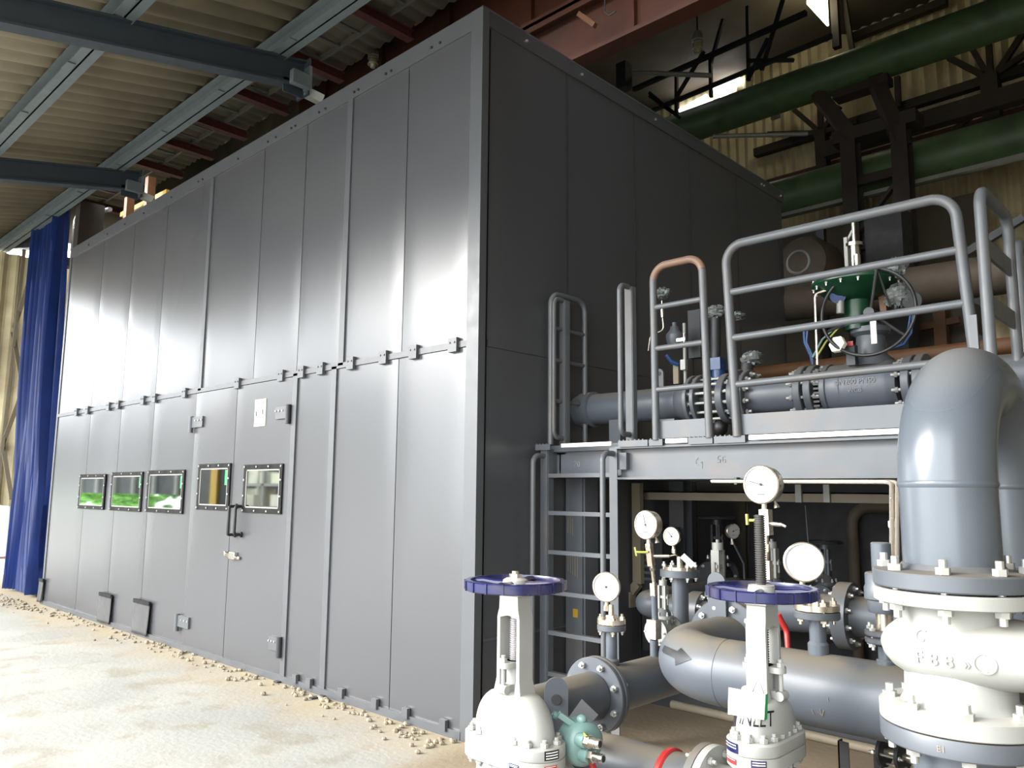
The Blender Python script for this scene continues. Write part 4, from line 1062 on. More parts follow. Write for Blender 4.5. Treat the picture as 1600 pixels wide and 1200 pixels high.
V1, bon1, yk1 = gate_valve('white gate valve with a closed blue handwheel in front of the enclosure corner', (1.742, -1.459, 0), 0.,
                           .712, .872, 1.225, 1.252, .215, .105, .178, .092, .44, 1.25, False)
V2, bon2, yk2 = gate_valve('white gate valve with a raised threaded stem through its blue handwheel', (2.507, -1.0, 0), radians(90),
                           .785, .905, 1.226, 1.256, .178, .092, .148, .078, .53, 1.525, True)
# hand lettering and tag on the raised-stem valve (its -x end faces the yard)
def dome_warp(v):
    a, b_ = .152, .082; ang = pi + v.x / .12 + .35
    z = .853 + v.y; u = (z - .775) / .13; r = sqrt(max(.05, 1 - max(0, u) ** 2.2))
    ra, rb = .052 + (.148 - .052) * r, .048 + (.078 - .048) * r
    c_, s_ = cos(ang), sin(ang); e = 2.3
    return Vector(((ra + .002) * abs(c_) ** (2 / e) * (1 if c_ > 0 else -1), (rb + .002) * abs(s_) ** (2 / e) * (1 if s_ > 0 else -1), z))
bon2.parent = None; V2.rotation_euler.z = 0; V2.location = (0, 0, 0); bon2.parent = V2
lettering('INLET', .066, (0, 0, 0), (1, 0, 0), (0, 1, 0), 'ink', bon2, .0006, dome_warp)
V2.location = (2.507, -1.0, 0); V2.rotation_euler.z = radians(90)
t = thing('tag_card', 'blank white card with a green edge hanging on the raised-stem valve', 'tag', at(1168, 1085, d=2.58))
a, b_, c_, d_ = at(1139, 1074, d=2.60), at(1196, 1085, d=2.60), at(1194, 1125, d=2.57), at(1138, 1116, d=2.57)
n_ = (b_ - a).cross(d_ - a).normalized() * .004
MB().loft([[a, b_, c_, d_], [v + n_ for v in (a, b_, c_, d_)]]).build('card', 'white', t)
e_ = at(1200, 1084, d=2.625); g_ = at(1199, 1124, d=2.595)
MB().loft([[b_, e_, g_, c_], [v + n_ for v in (b_, e_, g_, c_)]]).build('card_edge', 'sticker', t)
MB().tube([at(1176, 1081, d=2.60), at(1185, 1060, d=2.66), at(1194, 1084, d=2.60)], .0012, 6).build('wire', 'ink', t)

# ================================================================== check valve and gooseneck on the right
CX, CY = 3.113, -.955; RC = .137
K = thing('check_valve', 'white bolted check valve with raised casting marks under the big pipe bend', 'valve', (CX, CY, 0))
zt, zb = 1.318, .975
prof = [(.222, zb - .046), (.225, zb - .043), (.225, zb + .0), (.215, zb + .004), (.165, zb + .008), (.152, zb + .03), (.150, zb + .08), (.150, zt - .08), (.155, zt - .047), (.215, zt - .042), (.225, zt - .038), (.225, zt - .003), (.222, zt)]
BZ = 1.142; bar_ = [(-.215, .0), (-.208, .045), (-.19, .085), (-.16, .125), (-.12, .155), (-.06, .177), (0, .183), (.08, .178), (.16, .165), (.26, .145), (.4, .135), (.62, .13)]
MB().lathe(prof, (CX, CY, 0), n=56).loft([[Vector((CX + x, CY + max(r, .001) * cos(a), BZ + max(r, .001) * .60 * sin(a))) for a in [2 * pi * k / 48 for k in range(48)]] for x, r in bar_]).build('body', 'valve', K)
bf = MB().cyl((CX + .62, CY, BZ), (CX + .68, CY, BZ), .19, n=40).build('bonnet_cover', 'valve', K)
bolt_ring(bf, (CX + .65, CY, BZ), (1, 0, 0), .16, 10, .06, .015)
def cw(dx, z0):
    def f(v):   # on the front of the barrel
        x = CX + .03 + dx + v.x; zz = z0 + v.y
        i = max(j for j in range(len(bar_)) if bar_[j][0] <= x - CX); i = min(i, len(bar_) - 2)
        (x0, r0), (x1, r1) = bar_[i], bar_[i + 1]; r = r0 + (r1 - r0) * (x - CX - x0) / (x1 - x0)
        u = max(-1, min(1, (zz - BZ) / (.6 * r))); return Vector((x, CY - r * sqrt(max(.02, 1 - u * u)) - v.z, zz))
    return f
vd = atan2(CAM.y - CY, CAM.x - CX)
for s, dx, z, sz in (('C', -.085, 1.19, .045), ('F', -.085, 1.13, .05), ('8', -.045, 1.13, .05), ('8', -.005, 1.13, .05), ('»', .04, 1.13, .04)):
    lettering(s, sz, (0, 0, 0), (1, 0, 0), (0, 1, 0), 'valve', K, .004, cw(dx, z), 'cast_mark')
b = MB(); f = cw(.085, 1.135)
b.tube([f(Vector((.027 * cos(a), .027 * sin(a), .001))) for a in [2 * pi * k / 24 for k in range(25)]], .0025, 6).tube([f(Vector((-.0, .027, .001))), f(Vector((.0, -.027, .001)))], .0025, 6).build('cast_mark', 'valve', K)

G = thing('pipe_gooseneck', 'big grey upside-down U pipe bend rising above the white check valve', 'pipe', (CX, CY, 1.3))
RB = .335; zs = 1.635
arc = [(CX, CY + RB - RB * cos(a), zs + RB * sin(a)) for a in [pi * k / 28 for k in range(29)]]
MB().tube(arc, RC + .002, 48, False).build('bend', 'pipeclean', G)
for dy in (0, 2 * RB):
    MB().lathe([(RC, zs - .012), (RC + .005, zs - .004), (RC + .005, zs + .004), (RC, zs + .012)], (CX, CY + dy, 0), n=48).build('weld_seam', 'pipeclean', G)
MB().cyl((CX, CY, 1.33), (CX, CY, zs), RC, n=48).build('leg', 'pipeclean', G)
MB().cyl((CX, CY + 2 * RB, .0), (CX, CY + 2 * RB, zs), RC, n=48).build('leg', 'pipeclean', G)
fu = MB().lathe([(.14, zt + .075), (.152, zt + .06), (.222, zt + .054), (.225, zt + .050), (.225, zt + .010), (.222, zt + .006)], (CX, CY, 0), n=56).build('flange', 'flange', G)
MB().cyl((CX, CY, zt), (CX, CY, zt + .006), .19, n=40).build('gasket', 'black', G)
bolt_ring(fu, (CX, CY, zt + .008), (0, 0, 1), .193, 8, .096, .021, .18, stud=.022)
MB().box((CX + .02, CY + 2 * RB - .21, 1.30), (CX + .21, CY + 2 * RB + .21, 1.35)).build('base_plate', 'flange', G)
MB().lathe([(RC, 1.33), (.20, 1.33), (.205, 1.28), (RC, 1.28)], (CX, CY + 2 * RB, 0), n=48).build('flange', 'flange', G)
for k in range(6):
    a = 2 * pi * k / 6 + .3; bolt(G, (CX + .178 * cos(a), CY + 2 * RB + .178 * sin(a), 1.305), (0, 0, 1), .05, .018)
D = thing('riser_pipe', 'grey vertical pipe with a bolted flange under the white check valve', 'pipe', (CX, CY, 0))
MB().cyl((CX, CY, 0), (CX, CY, .90), RC + .003, n=48).build('pipe', 'pipeclean', D)
fd = MB().lathe([(.14, .85), (.222, .872), (.225, .876), (.225, .920), (.222, .925)], (CX, CY, 0), n=56).build('flange', 'flange', D)
MB().cyl((CX, CY, .925), (CX, CY, .9295), .19, n=40).build('gasket', 'black', D)
bolt_ring(fd, (CX, CY, .926), (0, 0, 1), .193, 8, .105, .021, .42, stud=.022)
lettering('E1', .024, (0, 0, 0), (1, 0, 0), (0, 1, 0), 'tray', D, .0006, lambda v: Vector((CX + (.2262 + v.z) * cos(vd + v.x / .225 - .25), CY + (.2262 + v.z) * sin(vd + v.x / .225 - .25), .898 + v.y)))

# ================================================================== pipe runs
# header A : along y at x = 1.45 then down behind the closed valve
A = thing('pipe_run', 'dusty grey flanged pipe running back beside the ladder, with a pressure gauge branch', 'pipe', (1.45, -.5, .66))
XA, ZA, RA = 1.45, .655, .108
MB().tube(fillet([(XA, -1.16, .02), (XA, -1.16, ZA - .1), (XA, -1.16, ZA), (XA, -.9, ZA), (XA, -.62, ZA)], .16, 12), RA, 32).build('pipe', 'pipe', A)
MB().cyl((XA, -.56, ZA), (XA, 2.6, ZA), RA, n=36).build('pipe', 'pipe', A)
f1, f2 = flange_pair(A, (XA, -.585, ZA), (0, 1, 0), .172, .026, 8, .142, br=.016)
x0 = at(870, 1105, Y=-1.0).x
pr = [(-.05, -.2), (.05, -.2), (.05, .06)] + [(.05 * cos(a), .06 + .05 * sin(a)) for a in [pi * k / 10 for k in range(1, 10)]] + [(-.05, .06)]
lp = at(869, 1100, Y=-1.02)
b = MB().prism(pr, (lp.x, -1.02, lp.z), (.75, .66, 0), (0, 0, 1), (.006, -.006, 0)).build('lifting_lug', 'flange', A)
MB().cyl((lp.x + .002, -1.022, lp.z + .02), (lp.x + .009, -1.031, lp.z + .02), .021, n=16).build('lug_hole', 'core', A)
# bracket plate with two holes
c0, c1, c2, c3 = at(909, 1092, d=3.15), at(935, 1117, d=3.12), at(912, 1142, d=3.08), at(884, 1127, d=3.10)
n_ = (c1 - c0).cross(c3 - c0).normalized() * .006
bp_ = thing('bracket_plate', 'tilted grey steel plate with two holes beside the closed valve', 'bracket', c2)
MB().loft([[c0, c1, c2, c3], [v + n_ for v in (c0, c1, c2, c3)]]).bar(c2, c2 + Vector((-.05, .12, -.1)), .05, .01).build('plate', 'trim', bp_)
for u in (at(910, 1104.5, d=3.1385), at(922, 1115, d=3.125)):
    MB().cyl(u - n_ * .6, u + n_ * 1.4, .0055, n=12).build('bolt_hole', 'ink', bp_)

# gauge-branch on header A
def stub_branch(parent, x, y, z0, z1, r=.028, rf=.07, top='stainless', tilt=(0, 0)):
    MB().cyl((x, y, z0), (x, y, z1), r, n=20).lathe([(r + .008, z0 - .01), (r + .008, z0 + .05), (r, z0 + .06)], (x, y, 0), n=20).build('branch', 'pipeclean', parent)
    f = MB().lathe([(rf - .003, z1 - .028), (rf, z1 - .025), (rf, z1 - .003), (rf - .003, z1)], (x, y, 0), n=28).build('branch_flange', 'flange', parent)
    g_ = MB().cyl((x, y, z1 + .004), (x, y, z1 + .026), rf, n=12).build('blind_flange', top, parent)
    bolt_ring(f, (x, y, z1), (0, 0, 1), rf * .76, 4, .052, .013, .5, m='stainless', stud=.012)
gy = -.43
stub_branch(A, XA - .025, gy, ZA + .08, .955)

# header X : along x, elbow away from the camera
XP = thing('pipe_run', 'thick grey pipe with a dark arrow on its elbow crossing behind the raised-stem valve', 'pipe', (2.4, -.57, .855))
YX, ZX, RX, XE, RE = -.57, .855, .137, 1.80, .33
pts = [(4.6, YX, ZX), (3.3, YX, ZX), (2.13, YX, ZX)] + [(XE + RE - RE * sin(a), YX + RE - RE * cos(a), ZX) for a in [pi / 2 * k / 16 for k in range(1, 17)]] + [(XE, .02, ZX)]
MB().tube(pts, RX, 44).build('pipe', 'pipe', XP)
MB().torus((XE + RE, YX, ZX), (1, 0, 0), RX, .0016, 44, 6).build('weld_seam', 'pipe', XP)
f1, f2 = flange_pair(XP, (XE, .05, ZX), (0, 1, 0), .215, .03, 12, .178, br=.017)
MB().tube(fillet([(XE, .06, ZX), (XE, .36, ZX), (XE, .36, .0)], .2, 8), RX, 36).build('pipe', 'pipe', XP)
MB().prism(pr, (XE - .03, .0, ZX + .24), (1, 0, 0), (0, 0, 1), (0, -.012, 0)).build('lifting_lug', 'flange', XP)
MB().cyl((XE - .03, -.016, ZX + .255), (XE - .03, .004, ZX + .255), .02, n=14).build('lug_hole', 'core', XP)
stub_branch(XP, 2.52, YX, ZX + .12, 1.15, .032, .085)
# arrow sticker on the elbow
def on_elbow(px, py):
    d = (FWD + RIGHT * ((px - 800) / F_PX) - UP * ((py - 600) / F_PX)); s = 2.6
    for _ in range(600):
        p = CAM + d * s
        if p.x > XE + RE: q_ = Vector((p.x, YX, ZX))
        else:
            w = Vector((p.x - XE - RE, p.y - YX - RE, 0)); q_ = Vector((XE + RE, YX + RE, ZX)) + (w.normalized() * RE)
            if w.y > 0: q_ = Vector((XE, p.y, ZX))
        e = (p - q_).length - RX - .002
        if e < .0003: break
        s += e * .8
    return CAM + d * s
A_ = [(1034, 1016), (1038, 1008), (1058, 1017), (1064, 1012), (1080, 1030), (1055, 1040), (1056, 1030), (1036, 1020)]
bm_ = MB(); cen = (1054, 1022)
for i in range(len(A_)):
    p0, p1 = A_[i], A_[(i + 1) % len(A_)]; o = len(bm_.v); NN = 6
    vs = []; fs = []
    for a in range(NN + 1):
        for c in range(NN + 1):
            u, v = a / NN, c / NN; ex, ey = p0[0] + (p1[0] - p0[0]) * v, p0[1] + (p1[1] - p0[1]) * v
            vs.append(on_elbow(cen[0] + (ex - cen[0]) * u, cen[1] + (ey - cen[1]) * u))
    for a in range(NN):
        for c in range(NN): k = a * (NN + 1) + c; fs.append((k, k + 1, k + NN + 2, k + NN + 1))
    bm_.add(vs, fs)
bm_.build('arrow_sticker', 'arrow', XP, smooth=0)
# chalk scribble on the pipe
b = MB()
for st in (((1268, 1108), (1272, 1116)), ((1278, 1112), (1284, 1118), (1281, 1108)), ((1287, 1110), (1285, 1118)), ((1293, 1090), (1294, 1096))):
    b.tube([on_elbow(*p) for p in st], .0016, 5)
b.build('chalk_mark', 'tray', XP)

# header between the two gate valves
Q = thing('pipe_run', 'grey pipe with a red band between the two foreground gate valves', 'pipe', (2.0, -.985, .5))
MB().cyl((2.26, -1.0, .53), (1.84, -1.0, .53), .108, n=32).tube(fillet([(1.86, -1.0, .53), (1.742, -1.0, .53), (1.742, -1.2, .44)], .12, 8), .106, 28).build('pipe', 'pipe', Q)
MB().lathe([(.110, -.012), (.117, -.006), (.117, .012), (.110, .018)], at(1046, 1190, Y=-1.0) * 0 + Vector((at(1046, 1175, Y=-1.0).x, -1.0, .53)), (1, 0, 0), 36).build('red_band', 'red', Q)
MB().cyl((2.76, -1.0, .53), (3.0, -.985, .53), .108, n=32).build('pipe', 'pipe', Q)
MB().cyl((1.742, -1.71, .44), (1.742, -2.6, .44), .108, n=32).build('pipe', 'pipe', Q)
MB().bar((2.05, -1.0, 0), (2.05, -1.0, .43), .08, .08, (0, 1, 0)).build('support', 'steel', Q)

# teal junction box with two glands and red cable
J = thing('junction_box', 'teal cast junction box with two chrome cable glands beside the closed valve', 'box', at(910, 1165, d=2.95))
jc = at(909, 1160, d=2.93); ax = (RIGHT * .55 - FWD * .83).normalized()
MB().lathe([(.0, -.07), (.062, -.07), (.078, -.05), (.078, -.012), (.082, -.01), (.082, .012), (.076, .03), (.06, .042), (0, .046)], jc, ax, 32).build('body', 'teal', J)
u_, v_, w_ = frame(ax)
MB().ell(jc + UP * .085 + ax * .0, (.02, .02, .018), 12, 8).bar(jc + UP * .06 - RIGHT * .02, jc + UP * .105 - RIGHT * .085 - FWD * .0, .03, .02).ell(at(868, 1118, d=2.95), (.016, .016, .016), 10, 6).build('lid_lug', 'teal', J)
for (px, py), m in (((925, 1160), 'stainless'), ((930, 1183), 'chrome')):
    a = at(px - 9, py - 2, d=2.86); b_ = at(px + 7, py + 2, d=2.83); c_ = at(px + 13, py + 3, d=2.82)
    MB().cyl(a - (b_ - a) * .8, a, .026, n=18).build('boss', 'teal', J)
    MB().hexa(a, a.lerp(b_, .45), .024).cyl(a, b_, .018, n=18).cyl(b_, c_, .0165, n=18).build('cable_gland', m, J)
    MB().cyl(c_, c_ + (c_ - b_) * .02, .012, n=14).build('gland_bore', 'ink', J)
MB().loft([[at(911, 1143, d=2.842), at(918, 1150, d=2.838), at(912, 1151, d=2.84)], [at(911, 1143, d=2.85), at(918, 1150, d=2.85), at(912, 1151, d=2.85)]]).build('warning_mark', 'lime', J)
MB().tube(fillet([at(925, 1180, d=2.90), at(924, 1190, d=2.90), at(932, 1215, d=2.86), at(935, 1240, d=2.85)], .05), .012, 10).build('cable', 'red', J)

# ================================================================== pressure gauges
def gauge(label, p, base, rz, r=.067, needle=110, style='plain', depth=.05, hub=True, tilt=0):
    """dial at p facing -y rotated by rz, stem down to base"""
    t = thing('pressure_gauge', label, 'gauge', (0, 0, 0))
    R_ = Matrix.Rotation(rz, 3, 'Z') @ Matrix.Rotation(tilt, 3, 'Y')
    MB().lathe([(0, depth * .95), (r * .86, depth * .95), (r * .93, depth * .8), (r * .93, .004), (r, .0), (r, -.008), (r * .94, -.012), (r * .9, -.012), (r * .9, -.004), (0, -.004)], (0, 0, 0), (0, 1, 0), 40).build('case', 'stainless', t)
    MB().cyl((0, -.0045, 0), (0, -.0065, 0), r * .9, n=40).build('dial', 'dial', t)
    if needle is not None:
        b = MB()
        for k in range(11):
            a = radians(225 - 27 * k); w = .0016 if k % 5 else .0026
            b.bar((r * .74 * cos(a), -.0068, r * .74 * sin(a)), (r * .82 * cos(a), -.0068, r * .82 * sin(a)), .0006, w, (-sin(a), 0, cos(a)))
        b.box((-r * .22, -.0069, -r * .52), (r * .22, -.0066, -r * .47)).build('scale_marks', 'grime', t)
        a = radians(needle)
        MB().bar((-r * .18 * cos(a), -.0085, -r * .18 * sin(a)), (r * .7 * cos(a), -.0085, r * .7 * sin(a)), .0008, .0026, (-sin(a), 0, cos(a))).build('needle', 'ink', t)
    if hub: MB().cyl((0, -.007, 0), (0, -.010, 0), .0055, n=14).build('hub', 'ink', t)
    MB().cyl((0, .016, -r * .9), (0, .016, -r - .045), .011, n=14).hexa((0, .016, -r - .02), (0, .016, -r - .045), .014).build('socket', 'stainless', t)
    if depth > .045: MB().lathe([(.004, 0), (.006, .012), (.013, .03)], (r * .5, .03, -r * .82), (.3, 0, -1), 12).build('vent_plug', 'stainless', t)
    t.location = p; t.rotation_euler = R_.to_euler()
    return t
gauge('white pressure gauge in front of the ladder, on a short bolted branch', at(948, 917, Y=-.43), None, radians(14), .074, None, depth=.02, tilt=radians(5))
gauge('white pressure gauge with a deep case, right of the ladder on a slim manifold', at(1010, 820, X=1.45), None, radians(-6), .076, 105, depth=.055)
gauge('topmost white pressure gauge, in front of the platform beam', at(1190, 757, Y=-.6), None, radians(-2), .080, 165, depth=.058)
gauge('large blank-looking white gauge above the raised-stem valve handwheel, tilted to the viewer', at(1256, 878, Y=-.6), None, radians(24), .0775, None, depth=.02, hub=False, tilt=radians(6))
G3p = at(1050, 838, d=4.9)
gauge('small pressure gauge behind the deep-cased gauge, in the shade under the platform', G3p, None, radians(2), .058, 130, depth=.02)
G6p = at(1145, 830, d=6.4)
gauge('dim small gauge deep in the shade under the platform', G6p, None, radians(62), .062, 20, depth=.03)

# stems and manifolds
def stem(label, name, cat, parts):
    p0 = parts[0][0][0] if isinstance(parts[0][0], list) else parts[0][0]
    t = thing(name, label, cat, p0); return t
t = thing('gauge_siphon', 'short stainless siphon under the gauge in front of the ladder', 'fitting', (XA - .025, gy, .98))
a = at(948, 917, Y=-.43)
MB().tube([a + Vector((.012, .015, -.085)), a + Vector((.022, .012, -.115)), (XA - .025, gy, 1.045)], .007, 10).cyl((XA - .025, gy, .98), (XA - .025, gy, 1.05), .016, .012, 12).box((XA - .045, gy - .02, .978), (XA - .005, gy + .02, 1.0)).build('stem', 'stainless', t)
g2 = at(1010, 820, X=1.45)
t = thing('gauge_manifold', 'slim stainless manifold with a yellow valve key holding the deep-cased gauge', 'fitting', (1.45, g2.y, .76))
def vstem(t, pxy, y_or, kind):
    pass
def A2(px, py): return at(px, py, X=1.45)
MB().bar(A2(1014, 849), A2(1018, 884), .03, .03, (0, 1, 0)).build('block', 'stainless', t)
MB().cyl(A2(1019, 884), A2(1022, 912), .010, n=12).hexa(A2(1019, 886), A2(1020, 891), .015).bar(A2(1021, 911), A2(1022, 931), .028, .028, (0, 1, 0)).build('nipple', 'stainless', t)
MB().cyl(A2(1022, 930), A2(1024, 975), .017, n=16).build('stand_pipe', 'pipe', t)
MB().bar(A2(1022, 968), A2(1022, 998), .055, .055, (0, 1, 0)).build('union', 'stainless', t)
c_ = A2(1022, 1000); MB().cyl(c_, (c_.x, c_.y, ZA + .09), .022, n=16).build('stand_pipe', 'pipe', t)
c_ = A2(1012, 863); MB().tube([c_, c_ + Vector((-.05, -.03, .0))], .006, 8).bar(c_ + Vector((-.05, -.03, -.02)), c_ + Vector((-.058, -.034, .025)), .008, .008).build('valve_key', 'lime', t)
c_ = A2(1018, 869); MB().tube([c_, c_ + Vector((.09, .03, .004))], .008, 8).tube([c_ + Vector((.09, .03, .004)), c_ + Vector((.12, .04, .012))], .004, 6).build('vent_valve', 'stainless', t)
t = thing('gauge_manifold', 'stainless manifold with a brass key holding the topmost gauge behind the threaded stem', 'fitting', (2.31, -.57, ZX))
def A4(px, py): return at(px, py, Y=-.58)
MB().bar(A4(1196, 796), A4(1198, 836), .04, .04, (0, 1, 0)).build('block', 'stainless', t)
MB().cyl(A4(1197, 834), A4(1197, 880), .011, n=12).hexa(A4(1197, 850), A4(1197, 862), .016).bar(A4(1199, 876), A4(1200, 905), .03, .03, (0, 1, 0)).build('nipple', 'stainless', t)
c_ = A4(1199, 905); MB().cyl(c_, (c_.x, c_.y, ZX + .12), .022, n=16).build('stand_pipe', 'pipe', t)
MB().cyl(A4(1194, 813), A4(1171, 813), .006, n=10).bar(A4(1167, 803), A4(1168, 820), .009, .012, (0, 1, 0)).build('valve_key', 'lime', t)
MB().cyl(A4(1199, 818), A4(1222, 820), .010, .008, 10).cyl(A4(1222, 820), A4(1228, 823), .006, n=8).build('vent_valve', 'stainless', t)
t = thing('gauge_siphon', 'short stainless siphon under the large blank-looking gauge', 'fitting', (2.52, YX, 1.18))
a = at(1256, 878, Y=-.6)
MB().tube([a + Vector((.012, .015, -.09)), a + Vector((.03, .02, -.12)), (2.52, YX, 1.2)], .007, 10).cyl((2.52, YX, 1.175), (2.52, YX, 1.205), .02, n=12).build('stem', 'stainless', t)

# safety relief valve left of the white check valve
t = thing('relief_valve', 'small blue-grey spring relief valve beside the white check valve flange', 'valve', (2.77, YX, 1.0))
xr_ = at(1381, 950, Y=YX).x
MB().lathe([(.02, 1.30), (.035, 1.30), (.035, 1.42), (.03, 1.425), (.0, 1.425)], (xr_, YX, 0), n=24).build('cap', 'pipeclean', t)
MB().lathe([(.05, 1.17), (.055, 1.18), (.055, 1.215), (.065, 1.22), (.065, 1.26), (.06, 1.27), (.06, 1.31), (.055, 1.315)], (xr_, YX, 0), n=28).build('body', 'pipe', t)
MB().cyl((xr_, YX, 1.07), (xr_, YX, 1.17), .03, n=18).build('nozzle', 'stainless', t)
MB().cyl((xr_, YX, .98), (xr_, YX, 1.05), .028, n=18).lathe([(.036, .96), (.036, 1.0), (.03, 1.005)], (xr_, YX, 0), n=18).build('inlet', 'pipeclean', t)
f1, f2 = flange_pair(t, (xr_, YX, 1.085), (0, 0, 1), .07, .02, 6, .055, br=.011, stud=.012)
MB().cyl((xr_, YX, 1.22), (xr_ - .02, YX + .02, 1.32), .012, n=8).build('lever', 'bluecap', t)

# small steel post and valve on the right foreground floor
o = MB().box((-.022, -.018, 0), (.022, -.012, .60)).box((-.022, -.018, 0), (-.016, .02, .60)).build('angle_post', 'dark', place=at(1320, 1165, d=3.25).xy.to_3d()); 
tag(o, 'short dark steel angle post between the raised-stem valve and the check valve', 'post')
t = thing('drain_valve', 'small dark drain valve with flanges left of the check valve riser', 'valve', at(1392, 1172, d=3.3))
a = at(1372, 1172, d=3.35); b_ = at(1440, 1190, d=3.2); d_ = (b_ - a).normalized()
MB().cyl(a, b_, .02, n=14).build('body', 'stainless', t)
for k in (.12, .2, .38): MB().cyl(a + d_ * (k - .1), a + d_ * (k - .085), .06, n=20).build('flange', 'dark', t)
bolt_ring(t, a + d_ * .06, d_, .045, 4, .1, .01)
MB().bar(a - Vector((0, 0, .02)), Vector((a.x, a.y, 0)), .03, .03, (0, 1, 0)).build('support', 'dark', t)

# stainless tubing under the platform beam
t = thing('instrument_tubing', 'thin stainless tubing with a green clip under the platform beam', 'tubing', at(1240, 752, Y=.5))
pa = [at(1110, 753, Y=.55), at(1225, 752, Y=.55), at(1238, 750, Y=.55), at(1385, 752, Y=.5), (2.70, -.2, 1.655), (2.69, -.2, 1.3)]
MB().tube(fillet([at(1112, 752, Y=.55), at(1393, 753, Y=.45), at(1394, 900, Y=-.1)], .05, 8), .011, 10).build('tube', 'tubing', t)
MB().tube(fillet([at(1240, 752.5, Y=.6), at(1402, 753, Y=.45), at(1402, 900, Y=-.1)], .05, 8), .011, 10).build('tube', 'tubing', t)
MB().box(at(1388, 824, Y=.2), at(1402, 814, Y=.25)).build('clamp', 'whiteboard', t)
MB().box(at(1147, 757, Y=.53), at(1156, 746, Y=.57)).build('clip', 'green', t)
# red hoop rod behind the raised-stem valve
o = MB().tube(fillet([at(1216, 960, d=3.45), at(1229, 985, d=3.45), at(1232, 1024, d=3.40), at(1218, 1024, d=3.40)], .05, 8), .012, 10).build('red_handle', 'red', origin=at(1230, 1000, d=3.45)); tag(o, 'bent red lever handle behind the raised-stem valve yoke', 'handle')
# ================================================================== under the platform
t = thing('cable_tray', 'horizontal beige cable tray under the platform', 'cable tray', at(1200, 774, Y=2.2))
a, b_ = at(1004, 774, Y=1.9), at(1420, 774, Y=1.9)
MB().box((a.x, 1.9, a.z - .035), (3.4, 1.98, a.z + .035)).box((a.x, 1.9, a.z + .025), (3.4, 2.15, a.z + .035)).build('channel', 'tray', t)
for px in (1248, 1292): MB().box(at(px - 5, 785, Y=1.88), at(px + 5, 757, Y=1.9)).build('clip', 'galv', t)
MB().tube(fillet([at(1258, 790, Y=1.85), at(1262, 840, Y=1.6), at(1266, 880, Y=1.3)], .3), .003, 6).build('hanging_wire', 'galv', t)
t = thing('cable_tray', 'vertical beige cable tray beside the ladder under the platform', 'cable tray', at(992, 840, Y=1.7))
a = at(993, 755, Y=1.75); b_ = at(995, 912, Y=1.75); w = .04
MB().box((a.x - w, 1.75, b_.z), (a.x + w, 1.80, a.z)).build('channel', 'tray', t)
c_ = at(985, 925, Y=1.75)
MB().bar((a.x, 1.77, b_.z), (c_.x, 1.77, c_.z), .07, .05, (0, 1, 0)).box((c_.x - .1, 1.72, c_.z - .12), (c_.x + .02, 1.8, c_.z)).build('elbow', 'tray', t)
t = thing('terminal_cabinet', 'dark ribbed cabinet under the platform right of the ladder', 'cabinet', (.16, 1.95, .35))
MB().box((.06, 1.82, .35), (.26, 2.1, 1.32)).build('case', 'dark', t)
for k in range(8): MB().box((.08, 1.80, .9 + .05 * k), (.18, 1.82, .92 + .05 * k)).build('rib', 'flange', t)
# dim pipes and valves at the back
def small_gate(label, loc, s, m='galv', wheel='dark', rz=0.):
    t = thing('small_gate_valve', label, 'valve', (0, 0, 0)); p = Vector((0, 0, 0))
    V = lambda x, y, z: p + Vector((x, y, z)) * s
    b = MB()
    b.cyl(V(0, -.13, 0), V(0, .13, 0), .075 * s, n=20).ell(p, (.09 * s, .09 * s, .1 * s), 18, 10).cyl(V(0, 0, .05), V(0, 0, .12), .07 * s, n=18).build('body', m, t)
    for y in (-.13, .13):
        f = MB().cyl(V(0, y - .012, 0), V(0, y + .012, 0), .125 * s, n=26).build('flange', m, t)
        bolt_ring(f, V(0, y, 0), (0, 1, 0), .1 * s, 6, .03 * s, .012 * s)
    MB().cyl(V(0, 0, .11), V(0, 0, .14), .095 * s, n=24).build('bonnet_flange', m, t)
    bolt_ring(t, V(0, 0, .125), (0, 0, 1), .08 * s, 6, .04 * s, .011 * s)
    MB().lathe([(.08 * s, .14 * s), (.055 * s, .19 * s), (.03 * s, .21 * s)], p, n=22).build('bonnet', 'flange', t)
    MB().box(V(-.042, -.03, .2), V(-.024, .03, .42)).box(V(.024, -.03, .2), V(.042, .03, .42)).cyl(V(0, 0, .42), V(0, 0, .47), .038 * s, n=18).build('yoke', m, t)
    MB().box(V(-.05, -.02, .30), V(.06, .02, .325)).cyl(V(.05, 0, .24), V(.05, 0, .34), .008 * s, n=8).cyl(V(-.05, 0, .24), V(-.05, 0, .34), .008 * s, n=8).build('gland', m, t)
    MB().cyl(V(0, 0, .2), V(0, 0, .49), .012 * s, n=10).build('stem', m, t)
    if wheel:
        MB().torus(V(0, 0, .48), (0, 0, 1), .14 * s, .012 * s, 36, 8).bar(V(-.14, 0, .48), V(.14, 0, .48), .015 * s, .012 * s).bar(V(0, -.14, .48), V(0, .14, .48), .015 * s, .012 * s).build('handwheel', wheel, t)
    t.location = loc; t.rotation_euler.z = rz
    return t
p = at(1124, 958, d=5.0); small_gate('silver gate valve on the flanged pipe behind the raised-stem valve handwheel', p, .93, 'galv', None, pi / 2)
p = at(1037, 985, d=4.7); small_gate('small grey gate valve right of the slim manifold', p, .62, 'galv', None)
p = at(1209, 945, d=5.4); small_gate('grey gate valve in the shade behind the threaded stem', p, .9, 'galv', None)
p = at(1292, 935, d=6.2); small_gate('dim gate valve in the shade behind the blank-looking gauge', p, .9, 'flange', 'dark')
p = at(1122, 900, d=6.6); small_gate('dim gate valve with a dark handwheel at the back of the pump bay', p, 1.0, 'dark', 'dark')
